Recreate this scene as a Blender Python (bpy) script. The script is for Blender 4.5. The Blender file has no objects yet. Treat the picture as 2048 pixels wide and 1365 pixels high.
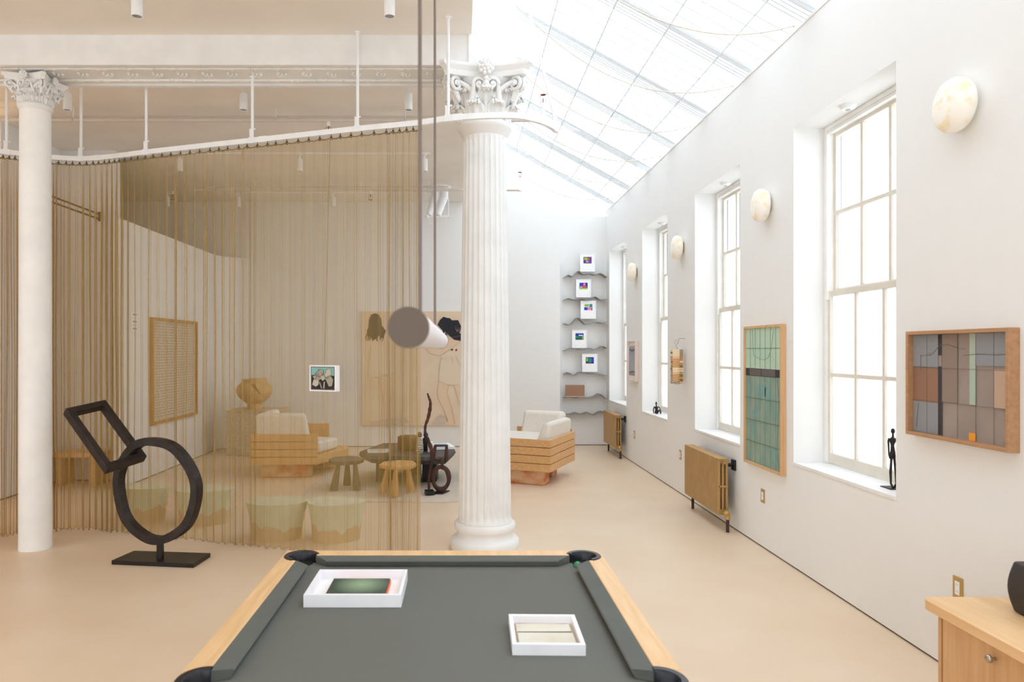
import bpy, math, random
from mathutils import Vector, Matrix
random.seed(7)
PI = math.pi
S = bpy.context.scene
COL = S.collection

# ------------------------------------------------------------------ camera, sky, exposure
EYE = 1.72
cd = bpy.data.cameras.new('camera'); cam = bpy.data.objects.new('camera', cd); COL.objects.link(cam)
cam.location = (0, 0, EYE); cam.rotation_euler = (PI/2, 0, 0)
cd.sensor_width = 36; cd.lens = 1400/2048*36
cd.shift_x = (1024-922)/2048; cd.shift_y = (700-682.5)/2048
cd.dof.use_dof = True; cd.dof.focus_distance = 7.5; cd.dof.aperture_fstop = 4.5
cd.clip_start = .05
S.camera = cam
w = bpy.data.worlds.new('sky'); S.world = w; w.use_nodes = True
bg = w.node_tree.nodes['Background']; bg.inputs[0].default_value = (.86, .93, 1, 1); bg.inputs[1].default_value = 3.6
S.view_settings.view_transform = 'Standard'; S.view_settings.look = 'None'
S.view_settings.gamma = 1; S.view_settings.exposure = 0.0
S.cycles.use_denoising = True
S.cycles.max_bounces = 10; S.cycles.diffuse_bounces = 7; S.cycles.transparent_max_bounces = 24
S.cycles.sample_clamp_indirect = 6
S.cycles.caustics_reflective = False; S.cycles.caustics_refractive = False

def portal(loc, rot, sx, sy):
    l = bpy.data.lights.new('sky_portal', 'AREA'); l.shape = 'RECTANGLE'; l.size = sx; l.size_y = sy
    o = bpy.data.objects.new('sky_portal', l); COL.objects.link(o); o.location = loc; o.rotation_euler = rot
    l.cycles.is_portal = True
    return o
PITCH = math.atan(.55)
portal((1.36, 4.6, 4.91+.35), (0, PITCH, 0), 2.95, 17)                 # skylight
for yc in (-2.28, .02, 2.3, 4.87, 7.2, 9.5, 11.73):
    portal((3.3, yc, 2.15), (0, PI/2, 0), 2.7, 1.35)
for yc in (-2.8, -.2, 2.4):
    portal((-8.2, yc, 2.15), (0, -PI/2, 0), 2.7, 1.6)
for xc in (-6.2, -3.4, -.6):
    portal((xc, -4.25, 2.1), (PI/2, 0, 0), 1.9, 2.9)

# ------------------------------------------------------------------ helpers
def lin(c):
    return tuple((v/255/12.92 if v/255 <= .04045 else ((v/255+.055)/1.055)**2.4) for v in c)
def L4(c): return lin(c)+(1,)

def at(x, y, Y):
    return Vector(((x-922)/1400*Y, Y, EYE-(y-700)/1400*Y))

def mat(name, col, rough=.6, metal=0, col2=None, nscale=8, stretch=(1, 1, 1), bump=0, bscale=60, spec=.5, detail=4, lo=.35, hi=.65, emit=None):
    m = bpy.data.materials.new(name); m.use_nodes = True
    nt = m.node_tree; p = nt.nodes['Principled BSDF']
    p.inputs['Base Color'].default_value = L4(col); p.inputs['Roughness'].default_value = rough
    p.inputs['Metallic'].default_value = metal; p.inputs['Specular IOR Level'].default_value = spec
    tc = nt.nodes.new('ShaderNodeTexCoord'); mp = nt.nodes.new('ShaderNodeMapping')
    nt.links.new(tc.outputs['Object'], mp.inputs[0]); mp.inputs['Scale'].default_value = stretch
    n = nt.nodes.new('ShaderNodeTexNoise'); n.inputs['Scale'].default_value = nscale; n.inputs['Detail'].default_value = detail
    nt.links.new(mp.outputs[0], n.inputs['Vector'])
    r = nt.nodes.new('ShaderNodeValToRGB'); r.color_ramp.elements[0].position = lo; r.color_ramp.elements[1].position = hi
    if col2 is None: col2 = tuple(min(255, v*1.03) for v in col)
    r.color_ramp.elements[0].color = L4(col); r.color_ramp.elements[1].color = L4(col2)
    nt.links.new(n.outputs['Fac'], r.inputs[0]); nt.links.new(r.outputs[0], p.inputs['Base Color'])
    if bump:
        n2 = nt.nodes.new('ShaderNodeTexNoise'); n2.inputs['Scale'].default_value = bscale; n2.inputs['Detail'].default_value = 5
        nt.links.new(mp.outputs[0], n2.inputs['Vector'])
        b = nt.nodes.new('ShaderNodeBump'); b.inputs['Strength'].default_value = bump; b.inputs['Distance'].default_value = .01
        nt.links.new(n2.outputs['Fac'], b.inputs['Height']); nt.links.new(b.outputs[0], p.inputs['Normal'])
    if emit:
        p.inputs['Emission Color'].default_value = L4(emit[0]); p.inputs['Emission Strength'].default_value = emit[1]
    return m

def wood(name, c1, c2, axis='x', scale=6, rough=.45):
    st = {'x': (.6, 9, 9), 'y': (9, .6, 9), 'z': (9, 9, .6)}[axis]
    return mat(name, c1, rough, 0, c2, scale, st, .08, 6, detail=6, lo=.3, hi=.7)

class MB:
    def __init__(s): s.v = []; s.f = []; s.m = []
    def add(s, vs, fs, m=0):
        o = len(s.v); s.v += [tuple(v) for v in vs]; s.f += [tuple(i+o for i in f) for f in fs]; s.m += [m]*len(fs); return s
    def box(s, x0, x1, y0, y1, z0, z1, m=0):
        return s.add([(x0,y0,z0),(x1,y0,z0),(x1,y1,z0),(x0,y1,z0),(x0,y0,z1),(x1,y0,z1),(x1,y1,z1),(x0,y1,z1)],
                     [(0,3,2,1),(4,5,6,7),(0,1,5,4),(1,2,6,5),(2,3,7,6),(3,0,4,7)], m)
    def obox(s, c, ax, ay, az, m=0):
        """oriented box: centre and three half-extent vectors"""
        c, ax, ay, az = map(Vector, (c, ax, ay, az))
        vs = [c+ax*i+ay*j+az*k for k in (-1, 1) for (i, j) in ((-1,-1),(1,-1),(1,1),(-1,1))]
        return s.add(vs, [(0,3,2,1),(4,5,6,7),(0,1,5,4),(1,2,6,5),(2,3,7,6),(3,0,4,7)], m)
    def prism(s, poly, z0, z1, m=0, scale_top=1, top=None):
        n = len(poly); cx = sum(p[0] for p in poly)/n; cy = sum(p[1] for p in poly)/n
        tp = top or [(cx+(p[0]-cx)*scale_top, cy+(p[1]-cy)*scale_top) for p in poly]
        vs = [(p[0], p[1], z0) for p in poly]+[(p[0], p[1], z1) for p in tp]
        return s.add(vs, [tuple(range(n-1, -1, -1)), tuple(range(n, 2*n))]+[(i, (i+1) % n, n+(i+1) % n, n+i) for i in range(n)], m)
    def sweep(s, poly, d, m=0):
        """extrude a planar 3-D polygon by vector d"""
        n = len(poly); d = Vector(d); vs = [Vector(p) for p in poly]; vs += [p+d for p in vs]
        return s.add(vs, [tuple(range(n-1, -1, -1)), tuple(range(n, 2*n))]+[(i, (i+1) % n, n+(i+1) % n, n+i) for i in range(n)], m)
    def grid(s, fn, nu, nv, m=0, wrapu=False):
        vs = [fn(i/(nu if wrapu else nu), j/nv) for j in range(nv+1) for i in range(nu if wrapu else nu+1)]
        w_ = nu if wrapu else nu+1; fs = []
        for j in range(nv):
            for i in range(nu):
                a = j*w_+i; b = j*w_+(i+1) % w_ if wrapu else a+1
                fs.append((a, b, b+w_, a+w_))
        return s.add(vs, fs, m)
    def lathe(s, prof, c=(0, 0, 0), n=32, m=0, rf=None, skip=None, caps=True):
        vs = []; fs = []
        for j, (r, z) in enumerate(prof):
            for i in range(n):
                t = 2*PI*i/n; rr = r if rf is None else rf(r, z, t)
                vs.append((c[0]+rr*math.cos(t), c[1]+rr*math.sin(t), c[2]+z))
        for j in range(len(prof)-1):
            for i in range(n):
                if skip and skip(2*PI*(i+.5)/n, (prof[j][1]+prof[j+1][1])/2): continue
                a = j*n+i; b = j*n+(i+1) % n; fs.append((a, b, b+n, a+n))
        if caps:
            fs.append(tuple(range(n-1, -1, -1))); k = (len(prof)-1)*n; fs.append(tuple(range(k, k+n)))
        return s.add(vs, fs, m)
    def tube(s, pts, r, n=8, closed=False, m=0, flat=1, caps=True, up=None):
        pts = [Vector(p) for p in pts]; N = len(pts); rs = r if isinstance(r, (list, tuple)) else [r]*N
        T = []
        for i in range(N):
            a = pts[(i-1) % N] if (closed or i > 0) else pts[0]; b = pts[(i+1) % N] if (closed or i < N-1) else pts[-1]
            t = b-a; T.append(t.normalized() if t.length > 1e-9 else Vector((0, 0, 1)))
        u = Vector(up) if up else (Vector((0, 0, 1)) if abs(T[0].z) < .9 else Vector((1, 0, 0)))
        vs = []
        for i in range(N):
            u = (u-T[i]*u.dot(T[i]))
            u = u.normalized() if u.length > 1e-6 else T[i].orthogonal().normalized()
            w_ = T[i].cross(u)
            for k in range(n):
                a = 2*PI*(k+.5)/n
                vs.append(pts[i]+(u*math.cos(a)+w_*math.sin(a)*flat)*rs[i])
        fs = []
        for i in range(N if closed else N-1):
            for k in range(n):
                a = i*n+k; b = i*n+(k+1) % n; c = ((i+1) % N)*n+(k+1) % n; d = ((i+1) % N)*n+k
                fs.append((a, b, c, d))
        if caps and not closed:
            fs.append(tuple(range(n-1, -1, -1))); fs.append(tuple(range((N-1)*n, N*n)))
        return s.add(vs, fs, m)
    def ball(s, c, rx, ry=None, rz=None, n=12, k=8, m=0, rot=None):
        ry = ry or rx; rz = rz or rx; c = Vector(c); vs = []; fs = []
        for j in range(k+1):
            ph = PI*j/k
            for i in range(n):
                t = 2*PI*i/n; p = Vector((rx*math.sin(ph)*math.cos(t), ry*math.sin(ph)*math.sin(t), -rz*math.cos(ph)))
                if rot: p = rot @ p
                vs.append(c+p)
        for j in range(k):
            for i in range(n):
                fs.append((j*n+i, j*n+(i+1) % n, (j+1)*n+(i+1) % n, (j+1)*n+i))
        return s.add(vs, fs, m)

def wloc(o):
    v = Vector((0, 0, 0))
    while o: v += Vector(o.location); o = o.parent
    return v
def tag(o, label=None, cat=None, group=None, kind=None):
    if label: o['label'] = label
    if cat: o['category'] = cat
    if group: o['group'] = group
    if kind: o['kind'] = kind
    return o
def part(name, mb, mats, parent=None, smooth=None, bevel=0, seg=2, sub=0, solid=0, loc=None, label=None):
    """one mesh object, written in world coordinates; smooth = crease angle in degrees"""
    if not isinstance(mats, (list, tuple)): mats = [mats]
    me = bpy.data.meshes.new(name); base = wloc(parent) if parent else Vector(loc or (0, 0, 0))
    me.from_pydata([tuple(Vector(v)-base) for v in mb.v], [], mb.f)
    for m_ in mats: me.materials.append(m_)
    if len(mats) > 1: me.polygons.foreach_set('material_index', mb.m)
    me.validate(); me.update()
    if smooth is not None:
        me.shade_smooth(); me.set_sharp_from_angle(angle=math.radians(smooth))
    o = bpy.data.objects.new(name, me); COL.objects.link(o)
    if parent: o.parent = parent
    elif loc: o.location = loc
    if solid:
        q = o.modifiers.new('thickness', 'SOLIDIFY'); q.thickness = solid; q.offset = 0
    if bevel:
        q = o.modifiers.new('bevel', 'BEVEL'); q.width = bevel; q.segments = seg; q.limit_method = 'ANGLE'
    if sub:
        q = o.modifiers.new('smooth', 'SUBSURF'); q.levels = sub; q.render_levels = sub
    if label: o['label'] = label
    return o
def thing(name, label, cat, loc=(0, 0, 0), group=None, kind=None):
    o = bpy.data.objects.new(name, None); COL.objects.link(o); o.location = loc; o.empty_display_size = .1
    return tag(o, label, cat, group, kind)
def struct(name, mb, m, parent=None, **k):
    o = part(name, mb, m, parent, **k)
    if not parent: o['kind'] = 'structure'
    return o
def dup(root, loc, label=None, rotz=0):
    def cp(o, p):
        c = o.copy(); COL.objects.link(c)
        if p: c.parent = p
        for ch in [x for x in KIDS.get(o, o.children)]: cp(ch, c)
        return c
    r = cp(root, None); r.location = loc; r.rotation_euler.z = rotz
    if label: r['label'] = label
    return r
KIDS = {}

def catmull(P, n=12):
    P = [Vector(p) for p in P]; P = [P[0]*2-P[1]]+P+[P[-1]*2-P[-2]]; out = []
    for i in range(1, len(P)-2):
        for k in range(n):
            t = k/n; a, b, c, d = P[i-1:i+3]
            out.append(.5*((2*b)+(c-a)*t+(2*a-5*b+4*c-d)*t*t+(3*b-a-3*c+d)*t**3))
    out.append(P[-2]); return out

# ------------------------------------------------------------------ materials
WHITE = mat('white_wall_paint', (236, 236, 235), .85, spec=.15, col2=(237, 237, 236))
CEIL = mat('ceiling_paint', (236, 231, 224), .9, spec=.1, nscale=1.5)
PLASTER = mat('white_gloss_paint', (232, 232, 231), .5, spec=.35, nscale=5)
ROUGHW = mat('rough_white_paint', (240, 240, 239), .6, bump=.35, bscale=14, nscale=5)
FLOORM = mat('poured_beige_floor', (224, 200, 172), .38, 0, (229, 208, 182), 1.3, (1, 1, 1), .02, 3, spec=.45, detail=6)
SHADOWGAP = mat('dark_gap', (92, 80, 72), .7)
OAK = wood('pale_oak_x', (214, 167, 112), (228, 186, 134), 'x')
OAKY = wood('pale_oak_y', (222, 178, 126), (236, 198, 150), 'y')
OAKTOP = wood('oak_top', (224, 180, 128), (238, 200, 152), 'y', 3)
OAKZ = wood('oak_z', (205, 160, 112), (222, 180, 132), 'z', 4)
PLANK = wood('chair_oak', (205, 155, 98), (222, 176, 122), 'x')
PLANKL = wood('chair_oak_light', (210, 160, 104), (226, 182, 128), 'y')
FELT = mat('grey_felt', (110, 111, 105), .95, 0, (115, 116, 110), 200, spec=.1, bump=.05, bscale=500)
FELT2 = mat('grey_felt_rail', (102, 104, 99), .9, spec=.15)
LINER = mat('pocket_liner', (26, 26, 34), .35)
BLACKM = mat('dark_bronze', (34, 28, 26), .5, .3, (52, 42, 38), 14, bump=.35, bscale=22)
BASEM = mat('blackened_steel', (40, 32, 28), .35, .4)
METW = mat('white_metal', (238, 240, 242), .4)
GREYMET = mat('zinc', (148, 141, 132), .5, .4)
BRASS = mat('brass', (196, 160, 96), .4, .6)
GOLDP = mat('gold_radiator_paint', (176, 140, 88), .45, .35, (184, 148, 96), 10)
DARKPIPE = mat('dark_pipe', (70, 48, 36), .5, .3)
BLK = mat('black_plastic', (22, 22, 24), .4)
CREAM = mat('cream_boucle', (226, 219, 208), .95, 0, (236, 230, 220), 60, bump=.5, bscale=160, spec=.1)
TERRA = mat('washed_orange_plaster', (222, 186, 148), .85, 0, (206, 116, 72), 5, (1, 1, 1.4), .1, 30, lo=.42, hi=.68)
CLAYW = mat('pale_green_glaze', (206, 210, 184), .5, 0, (214, 216, 192), 9)
CLAYB = mat('raw_clay', (212, 190, 154), .8, 0, (206, 182, 144), 9)
CLAY = mat('vase_clay', (198, 158, 112), .75, 0, (208, 168, 120), 10, bump=.1)
STONE = mat('hammered_stone', (188, 174, 152), .9, 0, (206, 194, 174), 26, bump=1, bscale=45)
STONET = mat('smooth_stone_top', (206, 178, 148), .6)
RUGM = mat('wool_rug', (208, 194, 176), .95, 0, (222, 210, 194), 34, (1, 3, 1), .5, 120, spec=.05)
DARKTAB = mat('charcoal_wood', (62, 58, 54), .55, 0, (80, 76, 72), 9, (3, 1, 1), .15, 20)
BLKWOOD = mat('black_wood', (26, 22, 20), .5)
STUMP = mat('brown_wood', (96, 72, 44), .6, 0, (116, 88, 56), 12, (1, 1, .4), .2)
DSTOOL = mat('dark_stool_wood', (92, 78, 58), .6, 0, (110, 94, 72), 14, (1, 1, .3), .2)
LSTOOL = mat('light_stool_wood', (206, 156, 96), .6, 0, (218, 172, 114), 14, (1, 1, .3), .2)
RUST = mat('burnt_wood', (44, 28, 24), .5, 0, (120, 58, 30), 7, (1, 1, .6), .3, 40, lo=.45, hi=.75)
CHAINW = mat('dark_red_wood', (58, 32, 28), .45, 0, (80, 42, 34), 12)
FRAMEW = mat('white_frame', (240, 240, 244), .4)
PAPER = mat('white_paper', (244, 244, 244), .8)
IVORY = mat('ivory_window_paint', (222, 216, 204), .5)
WINW = mat('window_white_paint', (236, 236, 234), .5)
PINKF = mat('pink_lacquer', (232, 212, 204), .5)
DUSK = mat('grey_blue_panel', (134, 138, 150), .2)
def flat(name, c, rough=.7): return mat(name, c, rough, col2=c)
def glassy(name, f_t, tint=(1, 1, 1), transl=None):
    m = bpy.data.materials.new(name); m.use_nodes = True; nt = m.node_tree; nt.nodes.clear()
    o = nt.nodes.new('ShaderNodeOutputMaterial'); mx = nt.nodes.new('ShaderNodeMixShader')
    t = nt.nodes.new('ShaderNodeBsdfTransparent'); t.inputs[0].default_value = tuple(tint)+(1,)
    b = nt.nodes.new('ShaderNodeBsdfTranslucent' if transl else 'ShaderNodeBsdfGlossy')
    b.inputs[0].default_value = (transl or (1, 1, 1))+(1,)
    if not transl: b.inputs['Roughness'].default_value = .02
    mx.inputs[0].default_value = 1-f_t
    nt.links.new(t.outputs[0], mx.inputs[1]); nt.links.new(b.outputs[0], mx.inputs[2]); nt.links.new(mx.outputs[0], o.inputs[0])
    return m
GLASS = glassy('window_glass', .95, (.97, .98, .98))
FROST = glassy('frosted_film', .45, (.80, .79, .78), transl=(.80, .79, .78))
SHADE = glassy('skylight_shade', .6, (.84, .85, .87), transl=(.84, .85, .87))
MESHB = glassy('shade_mesh', .23, (.85, .88, .9), transl=(.8, .82, .84)); MESHB.node_tree.nodes.remove(MESHB.node_tree.nodes['Translucent BSDF'])
d_ = MESHB.node_tree.nodes.new('ShaderNodeBsdfDiffuse'); d_.inputs[0].default_value = (.86, .88, .9, 1); MESHB.node_tree.links.new(d_.outputs[0], MESHB.node_tree.nodes['Mix Shader'].inputs[2])
PICG = glassy('picture_glass', .96, (1, 1, 1))

def mesh_cloth():
    m = bpy.data.materials.new('brass_chain_mesh'); m.use_nodes = True; nt = m.node_tree; nt.nodes.clear()
    N = nt.nodes.new; K = nt.links.new
    o = N('ShaderNodeOutputMaterial'); mx = N('ShaderNodeMixShader'); t = N('ShaderNodeBsdfTransparent')
    p = N('ShaderNodeBsdfPrincipled'); p.inputs['Roughness'].default_value = .5; p.inputs['Metallic'].default_value = .15
    tc = N('ShaderNodeTexCoord'); mp = N('ShaderNodeMapping'); mp.inputs['Scale'].default_value = (60, 60, .4); K(tc.outputs['Object'], mp.inputs[0])
    ns = N('ShaderNodeTexNoise'); ns.inputs['Scale'].default_value = 1; K(mp.outputs[0], ns.inputs['Vector'])
    r = N('ShaderNodeValToRGB'); r.color_ramp.elements[0].color = L4((172, 141, 70)); r.color_ramp.elements[1].color = L4((208, 177, 108)); K(ns.outputs['Fac'], r.inputs[0]); K(r.outputs[0], p.inputs['Base Color'])
    lw = N('ShaderNodeLayerWeight'); lw.inputs[0].default_value = .5
    a = N('ShaderNodeMath'); a.operation = 'SUBTRACT'; a.inputs[0].default_value = 1.14; K(lw.outputs['Facing'], a.inputs[1])
    b = N('ShaderNodeMath'); b.operation = 'DIVIDE'; b.inputs[0].default_value = 1; K(a.outputs[0], b.inputs[1])
    c = N('ShaderNodeMath'); c.operation = 'POWER'; c.inputs[0].default_value = .64; K(b.outputs[0], c.inputs[1])
    tl = N('ShaderNodeBsdfTranslucent'); K(r.outputs[0], tl.inputs[0]); m2 = N('ShaderNodeMixShader'); m2.inputs[0].default_value = .4; K(p.outputs[0], m2.inputs[1]); K(tl.outputs[0], m2.inputs[2])
    K(c.outputs[0], mx.inputs[0]); K(m2.outputs[0], mx.inputs[1]); K(t.outputs[0], mx.inputs[2]); K(mx.outputs[0], o.inputs[0])
    return m
CHAIN = mesh_cloth()
def alab():
    m = mat('alabaster', (244, 240, 232), .5, 0, (240, 224, 190), 15, lo=.5, hi=.66)
    p = m.node_tree.nodes['Principled BSDF']; p.inputs['Subsurface Weight'].default_value = .3
    p.inputs['Subsurface Radius'].default_value = (.03, .025, .015)
    nt = m.node_tree; r = [n for n in nt.nodes if n.type == 'VALTORGB'][0]
    nt.links.new(r.outputs[0], p.inputs['Emission Color']); p.inputs['Emission Strength'].default_value = .10
    return m
ALAB = alab()
WALLX = 2.62
# ------------------------------------------------------------------ shell
CEILZ = 4.34
struct('floor', MB().box(-8.3, 3.3, -4.4, 13.4, -.12, 0), FLOORM)
struct('ceiling', MB().box(-8.3, .0875, -4.4, 13.4, CEILZ, CEILZ+.2).box(.0, .0875, -4.4, 13.4, CEILZ+.2, 5.75), CEIL)
SILL, HEAD = .835, 3.465
OPEN = [(-2.93, -1.63), (-.63, .67), (1.67, 2.95), (4.216, 5.516), (6.573, 7.84), (8.88, 10.12), (11.09, 12.36)]  # first three are assumed windows out of view, which also bring light
b = MB(); WO = 3.25
ys = [-4.4]+[v for o_ in OPEN for v in o_]+[13.4]
for i in range(0, len(ys), 2): b.box(WALLX, WO, ys[i], ys[i+1], 0.012, 4.21)
for (a0, a1) in OPEN:
    b.box(WALLX, WO, a0, a1, .012, SILL-.025); b.box(WALLX, WO, a0, a1, HEAD, 4.21)
struct('wall_right', b, WHITE)
struct('trim_1', MB().box(2.612, 3.25, -4.4, 13.4, 4.21, 4.226), WINW)
struct('shadow_gap_right', MB().box(WALLX+.008, WALLX+.2, -4.4, 12.6, 0, .0125), SHADOWGAP)  # dark strip, coloured as the shade in the gap under the wall
# painted wall behind the seating, with its light well edge
PB = 12.4
arc = [(-4.6, 4.34), (.0875, 4.34), (.35, 5.5)]
arcp = [(1014, 343), (1038, 374), (1060, 396), (1078, 412), (1096, 422), (1120, 432)]
pts = [at(x, y, PB) for x, y in arcp]
lo_poly = [(-8.2, PB, .012), (1.754, PB, .012), (1.754, PB, pts[-1].z)]+[(p.x, PB, p.z) for p in reversed(pts[:-1])]+[(.7, PB, 5.0), (.62, PB, 5.5), (-.1, PB, 5.5), (-.1, PB, 4.34), (-8.2, PB, 4.34)]
b = MB().sweep(lo_poly, (0, .2, 0))
up = [(.62, PB, 5.5), (.7, PB, 5.0)]+[(p.x, PB, p.z) for p in pts]
b2 = MB()
for i in range(len(up)-1):
    p, q = Vector(up[i]), Vector(up[i+1]); rz = lambda X: 4.21+.55*(2.62-X)+.05
    P2 = Vector((max(p.x, .7), PB+.45, rz(p.x))); Q2 = Vector((q.x, PB+.45, rz(q.x)))
    b2.add([p, q, Q2, P2], [(0, 1, 2, 3)])
b.v += b2.v; off = len(b.v)-len(b2.v); b.f += [tuple(k+off for k in f) for f in b2.f]; b.m += b2.m
struct('wall_back', b, WHITE)
b = MB().box(1.754, 2.7, 12.6, 12.75, .012, 4.12)
b.add([(1.754, 12.6, 4.12), (2.7, 12.6, 4.12), (2.7, 12.9, 4.5), (1.754, 12.9, 4.9)], [(0, 1, 2, 3)])
struct('wall_alcove', b, WHITE)
struct('shadow_gap_back', MB().box(-4.2, 1.754, PB+.006, PB+.1, 0, .0125).box(1.754, 2.62, 12.606, 12.7, 0, .0125), SHADOWGAP)  # shade of the rear wall's base gap, put in as dark strips
# left side wall: a thicker lining up to 3.35 m that turns the corner in a curve
b = MB(); R = .55; line = [(-4.2, 8.62), (-4.2, PB-R)]
cx, cy = -4.2+R, PB+.001-R
line += [(cx+R*math.cos(PI-t), cy+R*math.sin(PI-t)) for t in [k*PI/2/14 for k in range(1, 15)]]
outer = [(-3.6, PB+.05), (-4.3, PB+.05), (-4.3, 8.62)]
b.prism((line+outer)[::-1], .012, 3.34)
struct('wall_left', b, WHITE)
struct('shadow_gap_left', MB().box(-4.29, -4.206, 8.63, 12.0, 0, .0125), SHADOWGAP)  # dark colour stands in for shade under the left lining
b = MB().box(-8.3, -4.55, 9.19, 9.35, .012, 4.34)
struct('wall_recess', b, WHITE)
struct('wall_far_left', MB().box(-5.4, -5.26, 8.0, 9.19, .012, 4.34).box(-8.3, -8.15, 6.6, 13.4, 0, 4.34).box(-8.3, -8.15, -4.4, 6.6, 0, .8).box(-8.3, -8.15, -4.4, 6.6, 3.5, 4.34).box(-8.3, -8.15, -4.4, -3.6, .8, 3.5).box(-8.3, -8.15, -2.0, -1.0, .8, 3.5).box(-8.3, -8.15, .6, 1.6, .8, 3.5).box(-8.3, -8.15, 3.2, 6.6, .8, 3.5), WHITE)  # three unseen window openings added on the left to bring in more daylight
struct('shadow_gap_recess', MB().box(-5.25, -4.56, 9.184, 9.3, 0, .0125).box(-5.3, -5.254, 8.0, 9.19, 0, .0125), SHADOWGAP)  # dark strips painted as the shaded gap below the recess walls
# unseen wall behind the camera, its three tall windows added to let light in
b = MB(); xs = [-8.3, -7.15, -5.25, -4.35, -2.45, -1.55, .35, 3.3]
for i in range(0, 8, 2): b.box(xs[i], xs[i+1], -4.4, -4.1, 0, 5.75 if i == 6 else 4.34)
for i in range(1, 7, 2): b.box(xs[i], xs[i+1], -4.4, -4.1, 0, .65); b.box(xs[i], xs[i+1], -4.4, -4.1, 3.55, 4.34)
struct('wall_behind', b, WHITE)
# beam over the columns with plaster ornament on its underside, and the pier over the fluted column
BZ = 4.09
b = MB().box(-8.15, .07, 5.82, 6.32, BZ+.02, CEILZ)
b.box(-8.15, .07, 5.82, 5.86, BZ, BZ+.02); b.box(-8.15, .07, 6.28, 6.32, BZ, BZ+.02)
for y in (5.93, 6.19):
    b.tube([(-8.1, y, BZ+.016), (.05, y, BZ+.016)], .014, 6)
for k in range(38):
    x = -8+.215*k
    rr = random.random
    for y in (5.93, 6.19):
        if 1:
            for q in range(5): b.ball((x+.024*q-.048+(.1 if y > 6 else 0), y+random.uniform(-.012, .012), BZ+.012), .014, .012, .014, 6, 4)
    if 1:
        for q in range(6):
            a = q*PI/4; b.ball((x+.035*math.cos(a), 6.06+.045*math.sin(a), BZ+.016), .014, .012, .01, 6, 4)
        b.ball((x, 6.06, BZ+.014), .012, n=6, k=4)
struct('trim_2', b, PLASTER, smooth=40)
struct('trim_3', MB().box(.062, .457, 5.80, 6.34, BZ, 5.45), PLASTER)
# ------------------------------------------------------------------ skylight
def rz(X): return 4.235+.55*(2.62-X)
sky = thing('window_8', None, None, (1.4, 5, 5)); sky['kind'] = 'structure'
RY = [x+1.135*0 for x in [-3.9+1.135*k for k in range(16)]]
RY = [5.27+1.135*k for k in range(-8, 8)]
b = MB(); bs = MB(); seam = MB()
for k, y in enumerate(RY):
    b.add([(-.02, y-.13, rz(-.02)+.012), (2.66, y-.13, rz(2.66)+.012), (2.66, y+.13, rz(2.66)+.012), (-.02, y+.13, rz(-.02)+.012)], [(0, 1, 2, 3)])
    y0, y1 = y+.13, y+1.135-.13
    def sh(u, v, y0=y0, y1=y1):
        X = -.02+2.68*u; return (X, y0+(y1-y0)*v, rz(X)+.012)
    bs.grid(sh, 1, 1)
    for q in range(1, 5):
        yy = y0+(y1-y0)*q/5
        seam.tube([(-.02, yy, rz(-.02)), (2.66, yy, rz(2.66))], .0052, 4)
    
    for q in range(5):
        yy = y-.10+.05*q
        seam.tube([(-.02, yy, rz(-.02)), (2.66, yy, rz(2.66))], .0022, 4)
part('shade_mesh_strip', b, MESHB, sky); part('roller_shade', bs, SHADE, sky); part('shade_seams', seam, mat('seam_grey', (206, 213, 218), .6), sky)
b = MB()
for X in (.03, .49, .95, 1.418, 1.88, 2.34): b.tube([(X, -4.3, rz(X)), (X, 13, rz(X))], .008, 4)
part('glazing_bar', b, mat('bar_grey', (226, 232, 238), .5), sky)
b = MB().add([(-.1, -4.3, rz(-.1)+.16), (2.7, -4.3, rz(2.7)+.16), (2.7, 13.3, rz(2.7)+.16), (-.1, 13.3, rz(-.1)+.16)], [(0, 1, 2, 3)])
part('skylight_glass', b, GLASS, sky)
b = MB()
for y in RY: b.sweep([(-.05, y-.03, rz(-.05)+.05), (2.66, y-.03, rz(2.66)+.05), (2.66, y-.03, rz(2.66)+.14), (-.05, y-.03, rz(-.05)+.14)], (0, .06, 0))
part('rafter', b, METW, sky)
struct('wall_end', MB().box(-.1, 3.3, 13.05, 13.2, 3.5, 5.8), WHITE)
# cords that sag across the light well
CORDM = mat('ivory_cord', (226, 220, 204), .7)
k_lab = ['nearest ivory cord sagging under the skylight, hooked right of the picture centre', 'second ivory cord sagging under the skylight, hooked above the second window', 'third ivory cord sagging under the skylight, above the third window', 'fourth sagging cord under the skylight, between third and fourth windows', 'fifth sagging cord under the skylight, near the fourth window', 'farthest sagging cord under the skylight, by the shelf alcove']
for k, d in enumerate((5.46, 6.7, 7.92, 9.12, 10.3, 11.46)):
    A = Vector((2.6, d, 4.25)); B = Vector((.12, d, 5.5)); P = []
    for i in range(25):
        t = i/24; p = A.lerp(B, t); p.z -= 4*.5*t*(1-t); P.append(p)
    o = tag(part('sagging_cord', MB().tube(P, .0055, 6).ball(A, .014, n=8, k=6), CORDM, None, smooth=60, loc=tuple(A)), k_lab[k], 'cord', 'sagging cords under the skylight')
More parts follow.
